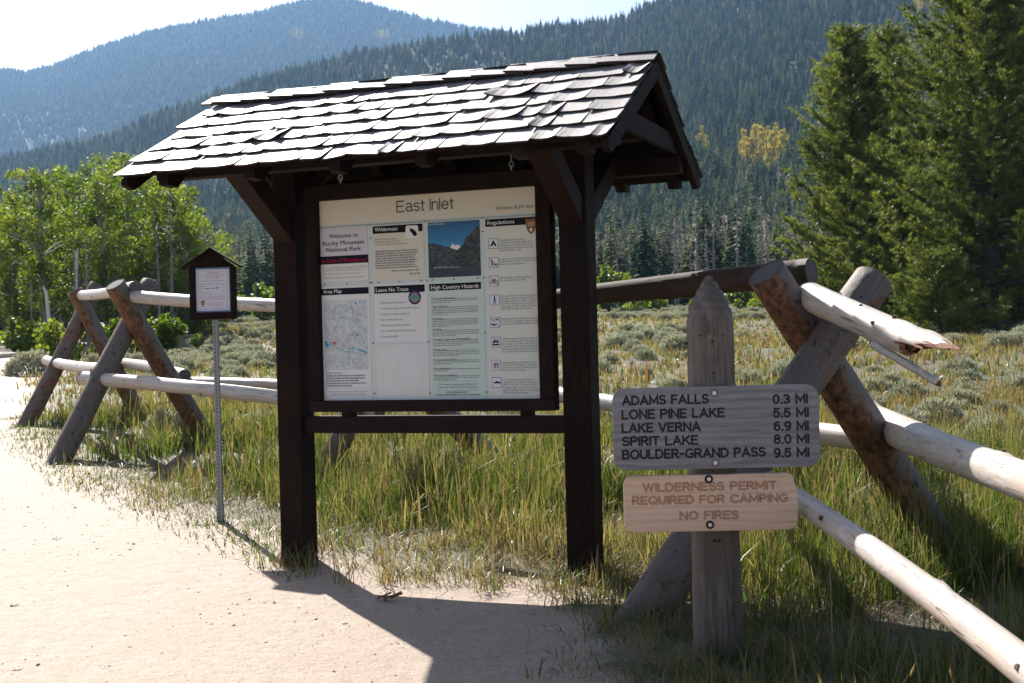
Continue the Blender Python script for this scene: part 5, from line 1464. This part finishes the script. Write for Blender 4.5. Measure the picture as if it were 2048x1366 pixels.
# ------------------------------------------------------------------ the big pines on the right
def pine(H, R, seed, nl=150, tl=.17, bare=.02):
    rg = np.random.default_rng(seed); wood_ = MB()
    zs = np.linspace(0, 1, 10)
    V, F = tube([(.06 * math.sin(z * 5 + seed), .05 * math.cos(z * 4), z * H * .98) for z in zs], .022 * H * (1 - zs) ** .8 + .012, 8); wood_.add(V, F)
    tc, td, tt = [], [], []
    for i in range(nl):
        u = bare + (1 - bare) * ((i + rg.random()) / nl) ** .9; z = H * u
        prof = (1 - u) ** .60 * (1.0 if u > .12 else .85 + u * 1.25)
        Lb = R * prof * rg.uniform(.5, 1.15) + .12
        a = i * 2.39996 + rg.normal(0, .3); rise = .05 + .75 * u + rg.normal(0, .10)
        rise = rise if u > .15 else rise - .12
        d = np.array([math.cos(a), math.sin(a), rise]); d /= np.linalg.norm(d)
        org = np.array([0, 0, z]); curve = lambda t_: org + d * Lb * t_ + np.array([0, 0, (.22 * t_ * t_ - .10 * math.sin(t_ * 3.14)) * Lb])
        V, F = tube([curve(0), curve(.33), curve(.66), curve(1)], [.008 + .010 * Lb, .006 + .007 * Lb, .006, .003], 4); wood_.add(V, F)
        cl_t = rg.uniform(-.22, .22)
        nb_ = max(4, int(Lb * 10.5))
        for k in range(nb_):
            t_ = rg.uniform(.10, 1.0) ** .8; o_ = curve(t_); sa = a + rg.choice([-1, 1]) * rg.uniform(.3, 1.25)
            bd = np.array([math.cos(sa), math.sin(sa), rg.uniform(.05, .9)]); bd /= np.linalg.norm(bd)
            bl = rg.uniform(.20, .62) * (1.15 - .35 * t_)
            nt_ = 3 + int(bl * 6)
            for j in range(nt_):
                tc.append(o_ + bd * bl * ((j + .6) / nt_) + rg.normal(0, .02, 3)); td.append(bd + np.array([0, 0, .5])); tt.append(.42 + cl_t + .25 * (j / nt_) + rg.normal(0, .12))
    tc, td, tt = np.array(tc), np.array(td), np.array(tt)
    n = len(tc); K = 9
    td /= np.linalg.norm(td, axis=1, keepdims=True)
    dirs = td[:, None, :] + rg.normal(0, .62, (n, K, 3)); dirs /= np.linalg.norm(dirs, axis=2, keepdims=True)
    side = np.cross(dirs, rg.normal(size=(n, K, 3))); side /= np.linalg.norm(side, axis=2, keepdims=True)
    Ln = tl * rg.uniform(.7, 1.2, (n, K, 1)); b0 = tc[:, None, :] - dirs * .02
    V = np.stack([b0 - side * .013, b0 + side * .013, b0 + dirs * Ln], 2).reshape(-1, 3)
    T_ = np.repeat(np.clip(tt, 0, 1), K * 3)
    cr_ = np_mesh('crown', V, np.arange(len(V)).reshape(-1, 3), {'tint': T_}); cr_.materials.append(M['pine'])
    tm = wood_.mesh('trunk'); tm.materials.append(M['trunk']); return cr_, tm, n
pA_ = pine(9.2, 2.7, 301, 270); pB_ = pine(12.6, 4.3, 302, 330); pC_ = pine(3.0, 1.5, 303, 80)
print('pine tufts', pA_[2], pB_[2], pC_[2])
def place_pine(px, D, H, P3, Href, label, rz=0, sx=1.0):
    x, _ = ray(px, 640); o = empty('pine_tree', (x * D, D, float(gz(x * D, D)) - .05), rz); tag(o, label, 'tree')
    for nm, me in zip(('crown', 'trunk'), P3[:2]):
        c = link(nm, me, None, o); k = H / Href; c.scale = (k * sx, k * sx, k)
place_pine(1712, 41, 9.0, pA_, 9.2, 'tall dark pine left of the largest pine behind the broken rail', .4, 1.0)
place_pine(1786, 44, 9.5, pA_, 9.2, 'bushy pine half hidden between the two big pines', 2.4, .9)
place_pine(1985, 36, 12.4, pB_, 12.6, 'largest pine filling the upper right corner of the meadow edge', 1.0)
place_pine(2130, 39, 11.5, pB_, 12.6, 'big pine cut off by the right frame edge', 3.0)
place_pine(1880, 34, 2.1, pC_, 3.0, 'low young pine at the foot of the largest pine', .5, 1.2)
place_pine(1660, 47, 2.6, pC_, 3.0, 'young pine left of the dark pine near the log end', 2.0, 1.0)

# ------------------------------------------------------------------ sagebrush
def sage_mesh(seed):
    rg = np.random.default_rng(seed); n = 1500
    d = rg.normal(size=(n, 3)); d[:, 2] = np.abs(d[:, 2]) * .9 + .05; d /= np.linalg.norm(d, axis=1, keepdims=True)
    lump = 1 + .28 * fbm(d[:, 0] * 3, d[:, 1] * 3 + d[:, 2] * 2, seed, 3) * 2
    r_ = rg.uniform(.55, 1.0, n) ** .5 * lump; Cn = d * r_[:, None] * np.array([.5, .5, .62])
    base_ = Cn * .80; base_ = Cn * .93; tip = Cn + d * .03 + rg.normal(0, .022, (n, 3)) + np.array([0, 0, .045]); s_ = np.cross(d, rg.normal(size=(n, 3))); s_ /= np.linalg.norm(s_, axis=1, keepdims=True)
    V = np.stack([base_ - s_ * .016, base_ + s_ * .016, tip + s_ * .011, tip - s_ * .011], 1).reshape(-1, 3)
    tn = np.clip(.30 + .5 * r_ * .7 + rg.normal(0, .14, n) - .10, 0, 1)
    me = np_mesh('sagebrush', V, np.arange(4 * n).reshape(n, 4), {'tint': np.repeat(tn, 4)}); me.materials.append(M['sage'])
    return me
sg_me = [sage_mesh(s) for s in (1, 2, 3, 4)]
rg = np.random.default_rng(77)
placed = []
tries = 0
while len(placed) < 270 and tries < 20000:
    tries += 1
    D = 9.5 + 25 * rg.random() ** 1.0; a = rg.uniform(-.42, .42); x = a * D
    e = float(edge_dist([x], [D])[0])
    if e < 1.2 or (D < 14 and x < -1.0) or (x < .8 and D < 12.5) or fbm(np.array([x * .35]), np.array([D * .35]), 12, 3)[0] < -.16: continue
    s_ = rg.uniform(.22, .50)
    if any((x - q[0]) ** 2 + (D - q[1]) ** 2 < ((s_ + q[2]) * .42) ** 2 for q in placed): continue
    placed.append((x, D, s_))
for px_, py_, sc_ in ((1900, 905, .62), (1985, 860, .55), (1880, 830, .55), (60, 725, .8)):
    g_ = ground_hit(px_, py_ + 25); placed.append((g_.x, g_.y, sc_))
SAGELAB = 'rounded grey-green sagebrush clump growing in the open meadow behind the fence'
proto_s = None
for i, (x, D, s_) in enumerate(placed):
    o = bpy.data.objects.new('sagebrush', sg_me[i % 4]); C.objects.link(o)
    o.location = (x, D, float(gz(x, D)) - .03); o.rotation_euler = (0, 0, rg.uniform(0, 6.28)); o.scale = (s_ * rg.uniform(.9, 1.4), s_ * rg.uniform(.9, 1.3), s_ * rg.uniform(.7, 1.0))
    qx = float(to_px(np.array([[x, D, float(gz(x, D))]]))[0][0])
    where = 'on the left meadow behind the caution sign' if qx < 560 else 'seen behind or under the kiosk notice board' if qx < 1140 else 'between the right kiosk post and the signpost' if qx < 1400 else 'between the signpost and the crossed fence legs' if qx < 1650 else 'in the meadow right of the crossed fence legs'
    tag(o, ('small rounded' if s_ < .36 else 'large rounded') + ' grey-green sagebrush clump ' + where, 'shrub', 'sagebrush clumps ' + where)
    if proto_s is None: proto_s = o
n = 9000
a, D, rgx = wedge(n, 26, 150, 12, .55); x = a * D
e = edge_dist(x, D); keep = (e > 1.5) & (fbm(x * .25, D * .25, 12, 3) > -.15)
x, D = x[keep], D[keep]; P_ = np.stack([x, D, gz(x, D) - .03], -1); s_ = rgx.uniform(.3, .62, len(x))
scatter('sagebrush_cover', P_, np.stack([s_ * 1.25, s_ * 1.25, s_ * .8], -1), proto_s, seed=4)

# ------------------------------------------------------------------ grass
def blades(P, H, Wd, lean, tint, segs, rgx, drp=.5):
    n = len(P); az = rgx.uniform(0, 6.2832, n); ld = np.stack([np.cos(az), np.sin(az), 0 * az], -1); fa = az + rgx.uniform(.6, 2.5, n)
    sd = np.stack([np.cos(fa), np.sin(fa), 0 * fa], -1); V = []
    for i in range(segs + 1):
        t_ = i / segs; c = P + np.array([0, 0, 1.]) * (H * t_ * (1 - drp * lean * t_))[:, None] + ld * (H * lean * t_ ** 1.8)[:, None]
        if i == segs: V.append(c[:, None, :])
        else:
            w_ = (Wd * (1 - .55 * t_) / 2)[:, None]; V.append(np.stack([c - sd * w_, c + sd * w_], 1))
    Vv = np.concatenate(V, 1); k = Vv.shape[1]; base_ = np.arange(n)[:, None] * k; F = []
    for i in range(segs - 1):
        q = [2 * i, 2 * i + 1, 2 * i + 3, 2 * i + 2]; F.append(base_ + np.array([q[0], q[1], q[2]])); F.append(base_ + np.array([q[0], q[2], q[3]]))
    F.append(base_ + np.array([2 * segs - 2, 2 * segs - 1, 2 * segs]))
    tip = Vv[:, -1]
    return Vv.reshape(-1, 3), np.concatenate(F, 0), np.repeat(tint, k), tip, ld
def sample(n, D0, D1, rgx, amax, tuft):
    m_ = int(n / tuft) + 1
    D = np.sqrt(rgx.uniform(D0 ** 2, D1 ** 2, m_)); a = rgx.uniform(-amax, amax, m_) + .02
    x = np.repeat(a * D, tuft) + rgx.normal(0, .05, m_ * tuft); y = np.repeat(D, tuft) + rgx.normal(0, .05, m_ * tuft)
    return x, y, np.repeat(rgx.normal(0, 1, m_), tuft)
GV, GF, GT = [], [], []; off = 0
rgx = np.random.default_rng(900)
def push(V, F, T_):
    global off
    GV.append(V); GF.append(F + off); GT.append(T_); off += len(V)
ZONES = ((60000, 3.0, 7.2, .58, 5, 3, .0052), (80000, 7.2, 10.5, .55, 5, 3, .0066), (72000, 10.5, 17, .52, 5, 2, .0105), (52000, 17, 32, .50, 4, 2, .022), (70000, 32, 78, .50, 3, 1, .055), (16000, 78, 150, .50, 2, 1, .12))
for n, D0, D1, am, tuft, segs, wb in ZONES:
    x, y, tv = sample(n, D0, D1, rgx, am, tuft)
    e = edge_dist(x, y) + .16 * fbm(x * 1.6, y * 1.6, 41, 3) * 2
    big = fbm(x * .55, y * .55, 42, 4); fine = fbm(x * 2.3, y * 2.3, 43, 3)
    keep = (e > -.05) & (rgx.random(len(x)) < np.clip(.10 + e * .95, 0, 1) * np.clip(.95 + 3.2 * fine, .12, 1))
    near_k = np.exp(-((x + .45) / 1.35) ** 2 - ((y - 6.9) / .6) ** 2)
    dry_k = np.exp(-((x + .4) / 1.5) ** 4 - ((y - 7.6) / .7) ** 2)          # trodden strip in front of the board
    keep &= rgx.random(len(x)) > near_k * .86
    # tall green growth along the fence line, short dry growth out in the sage
    f1 = 11.5 - .52 * x
    tall = 1 / (1 + np.exp((y - f1 - 1.6) / .9)); tall = np.clip(tall, 0, 1)
    H = (.12 + .15 * tall + .10 * np.clip((6.6 - y) / 1.0, 0, 1) * (x < 1.25)) * np.clip(.28 + e * .75, .28, 1.12) * (1 + .55 * big) * rgx.uniform(.5, 1.3, len(x)) * np.exp(.26 * tv) * (1 - .38 * dry_k) * (1 + .7 * fine)
    H = np.where((y > 12), np.maximum(H, .13 * rgx.uniform(.6, 1.5, len(x))), H)
    H *= (1 - .30 * np.clip((6.2 - y) / 1.2, 0, 1) * (np.abs(x - 1.5) < 1.4))
    dry = np.clip(.46 - .26 * tall + .5 * near_k + .50 * dry_k + .34 * big * -1 + .20 * fine + .30 * np.exp(-np.clip(e, 0, 9) / .35), 0, 1)
    far_k = 1 / (1 + np.exp(-(y - f1 - 2.0) / .8))
    tint = np.clip(.17 + .20 * far_k + .55 * dry + .13 * tv + rgx.normal(0, .17, len(x)) + .35 * (rgx.random(len(x)) < .10), 0, 1)
    q = keep; nq = q.sum()
    P_ = np.stack([x[q], y[q], gz(x[q], y[q]) - .005], -1)
    broad = rgx.random(nq) < .10
    V, F, T_, tip, ld = blades(P_, H[q] * np.where(broad, .8, 1), wb * rgx.lognormal(-.05, .4, nq) * np.where(broad, 1.9, 1), np.clip(rgx.gamma(2.2, .16, nq), .03, 1.1), tint[q], segs, rgx)
    push(V, F, T_)
    if D1 < 20:                       # seed heads on tall straw-coloured stems
        k = rgx.random(nq) < .028 * (1 if D1 < 11 else .8); Pk = P_[k]; Hk = H[q][k] * 1.28 + .07
        wk = np.full(len(Pk), wb * .5); lk = rgx.uniform(.05, .38, len(Pk)); tk = rgx.uniform(.62, .95, len(Pk))
        V, F, T_, tip, ld = blades(Pk, Hk, wk, lk, tk, 3, rgx); push(V, F, T_)
        m_ = len(tip); hl = rgx.uniform(.04, .085, m_)[:, None]; dr = np.array([0, 0, 1.]) + ld * lk[:, None] * 1.3; dr /= np.linalg.norm(dr, axis=1, keepdims=True)
        for ang in (0, 1.05, 2.1):
            s_ = np.stack([np.full(m_, math.cos(ang)), np.full(m_, math.sin(ang)), np.zeros(m_)], -1) * (wb * .85)
            c = tip - dr * hl * .9
            V = np.stack([c, c + dr * hl * .4 + s_, c + dr * hl, c + dr * hl * .4 - s_], 1).reshape(-1, 3)
            F4 = np.arange(4 * m_).reshape(m_, 4); F = np.concatenate([F4[:, [0, 1, 2]], F4[:, [0, 2, 3]]], 0); push(V, F, np.repeat(tk, 4))
# thatch of dead blades lying between the stems
x, y, tv = sample(70000, 3.4, 12, rgx, .50, 4); e = edge_dist(x, y) + .2 * fbm(x * 1.9, y * 1.9, 53, 3); k = (e > -.12) & (rgx.random(len(x)) < np.clip(.2 + e, 0, 1))
P_ = np.stack([x[k], y[k], gz(x[k], y[k]) + rgx.uniform(-.004, .03, k.sum())], -1); nk = k.sum()
V, F, T_, tip, ld = blades(P_, rgx.uniform(.03, .12, nk), rgx.uniform(.003, .007, nk), rgx.uniform(.9, 2.2, nk), np.clip(rgx.normal(.88, .12, nk), .5, 1), 2, rgx, .3); push(V, F, T_)
# dry tufts in the trodden strip and round the posts
TC = [(rgx.uniform(-1.0, 1.0), rgx.uniform(6.35, 7.5)) for _ in range(95)] + [(-1.35 + rgx.normal(0, .12), 7.45 + rgx.normal(0, .12)) for _ in range(16)] + [(.42 + rgx.normal(0, .14), 6.85 + rgx.normal(0, .15)) for _ in range(26)] + [(rgx.uniform(.35, 1.5), rgx.uniform(3.9, 6.2)) for _ in range(150)]
TC = np.array(TC); et = edge_dist(TC[:, 0], TC[:, 1]); TC = TC[et > -.22]
cnt = 26; x = np.repeat(TC[:, 0], cnt) + rgx.normal(0, .045, len(TC) * cnt); y = np.repeat(TC[:, 1], cnt) + rgx.normal(0, .04, len(TC) * cnt)
ts = np.repeat(rgx.uniform(.4, 1.15, len(TC)), cnt); tt_ = np.repeat(rgx.uniform(.25, .95, len(TC)), cnt)
P_ = np.stack([x, y, gz(x, y) - .006], -1); nk = len(x)
V, F, T_, tip, ld = blades(P_, ts * rgx.uniform(.06, .25, nk), rgx.uniform(.003, .007, nk), rgx.uniform(.15, 1.2, nk), np.clip(tt_ + rgx.normal(0, .12, nk), 0, 1), 3, rgx); push(V, F, T_)
# low green cover creeping over the path edge
x, y, tv = sample(230000, 6.5, 17, rgx, .50, 7); e = edge_dist(x, y) + .12 * fbm(x * 1.9, y * 1.9, 51, 3)
k = (e > -.30) & (e < .6) & (x < -1.15) & (fbm(x * 1.5, y * 1.5, 52, 3) > -.42) & (rgx.random(len(x)) < np.clip(.45 + e * 1.6, .12, 1))
P_ = np.stack([x[k], y[k], gz(x[k], y[k]) - .008], -1); nk = k.sum()
V, F, T_, tip, ld = blades(P_, rgx.uniform(.02, .075, nk), rgx.uniform(.007, .013, nk), rgx.uniform(.2, 1.1, nk), np.clip(rgx.normal(.30, .16, nk), 0, 1), 1, rgx); push(V, F, T_)
gm = np_mesh('grass', np.vstack(GV), np.vstack(GF), {'tint': np.concatenate(GT)}); print('grass tris', len(gm.polygons))
tag(link('grass', gm, M['grass']), kind='stuff')

# ------------------------------------------------------------------ gravel and twigs on the path
rg = np.random.default_rng(15)
n = 5200; D = np.sqrt(rg.uniform(4.2 ** 2, 13 ** 2, n)); x = rg.uniform(-.5, .3, n) * D; e = edge_dist(x, D); k = e < .25; x, D = x[k], D[k]
oc = np.array([(1, 0, 0), (0, 1, 0), (-1, 0, 0), (0, -1, 0), (0, 0, 1), (.6, .6, .55), (-.6, .5, .6)], float)
of = np.array([(0, 5, 4), (5, 1, 4), (1, 6, 4), (6, 2, 4), (2, 3, 4), (3, 0, 4), (0, 1, 5), (1, 2, 6)])
m_ = len(x); s_ = rg.lognormal(-5.45, .5, m_)[:, None, None]
V = oc[None] * s_ * rg.uniform(.6, 1.3, (m_, 7, 3)) * np.array([1.2, 1, .6]); an = rg.uniform(0, 6.28, m_)
ca, sa = np.cos(an)[:, None], np.sin(an)[:, None]; V = np.stack([V[:, :, 0] * ca - V[:, :, 1] * sa, V[:, :, 0] * sa + V[:, :, 1] * ca, V[:, :, 2]], -1)
V += np.stack([x, D, gz(x, D) - .011], -1)[:, None, :]
me = np_mesh('gravel', V.reshape(-1, 3), (of[None] + np.arange(m_)[:, None, None] * 7).reshape(-1, 3))
tag(link('gravel', me, M['stone']), kind='stuff')
gp = ground_hit(781, 1197)
mb = MB(); rs = random.Random(4)
for k in range(7):
    a = rs.uniform(-.5, .5); c_ = Vector((gp.x + rs.uniform(-.04, .04), gp.y + rs.uniform(-.02, .02), gp.z + .008)); d_ = Vector((math.cos(a), math.sin(a), rs.uniform(-.1, .5))) * rs.uniform(.02, .05)
    mb.bar(c_ - d_, c_ + d_, .006, .004)
o = mb.build('bark_scrap', M['rot']); tag(o, 'small scrap of reddish bark lying on the shaded path edge', 'bark scrap')
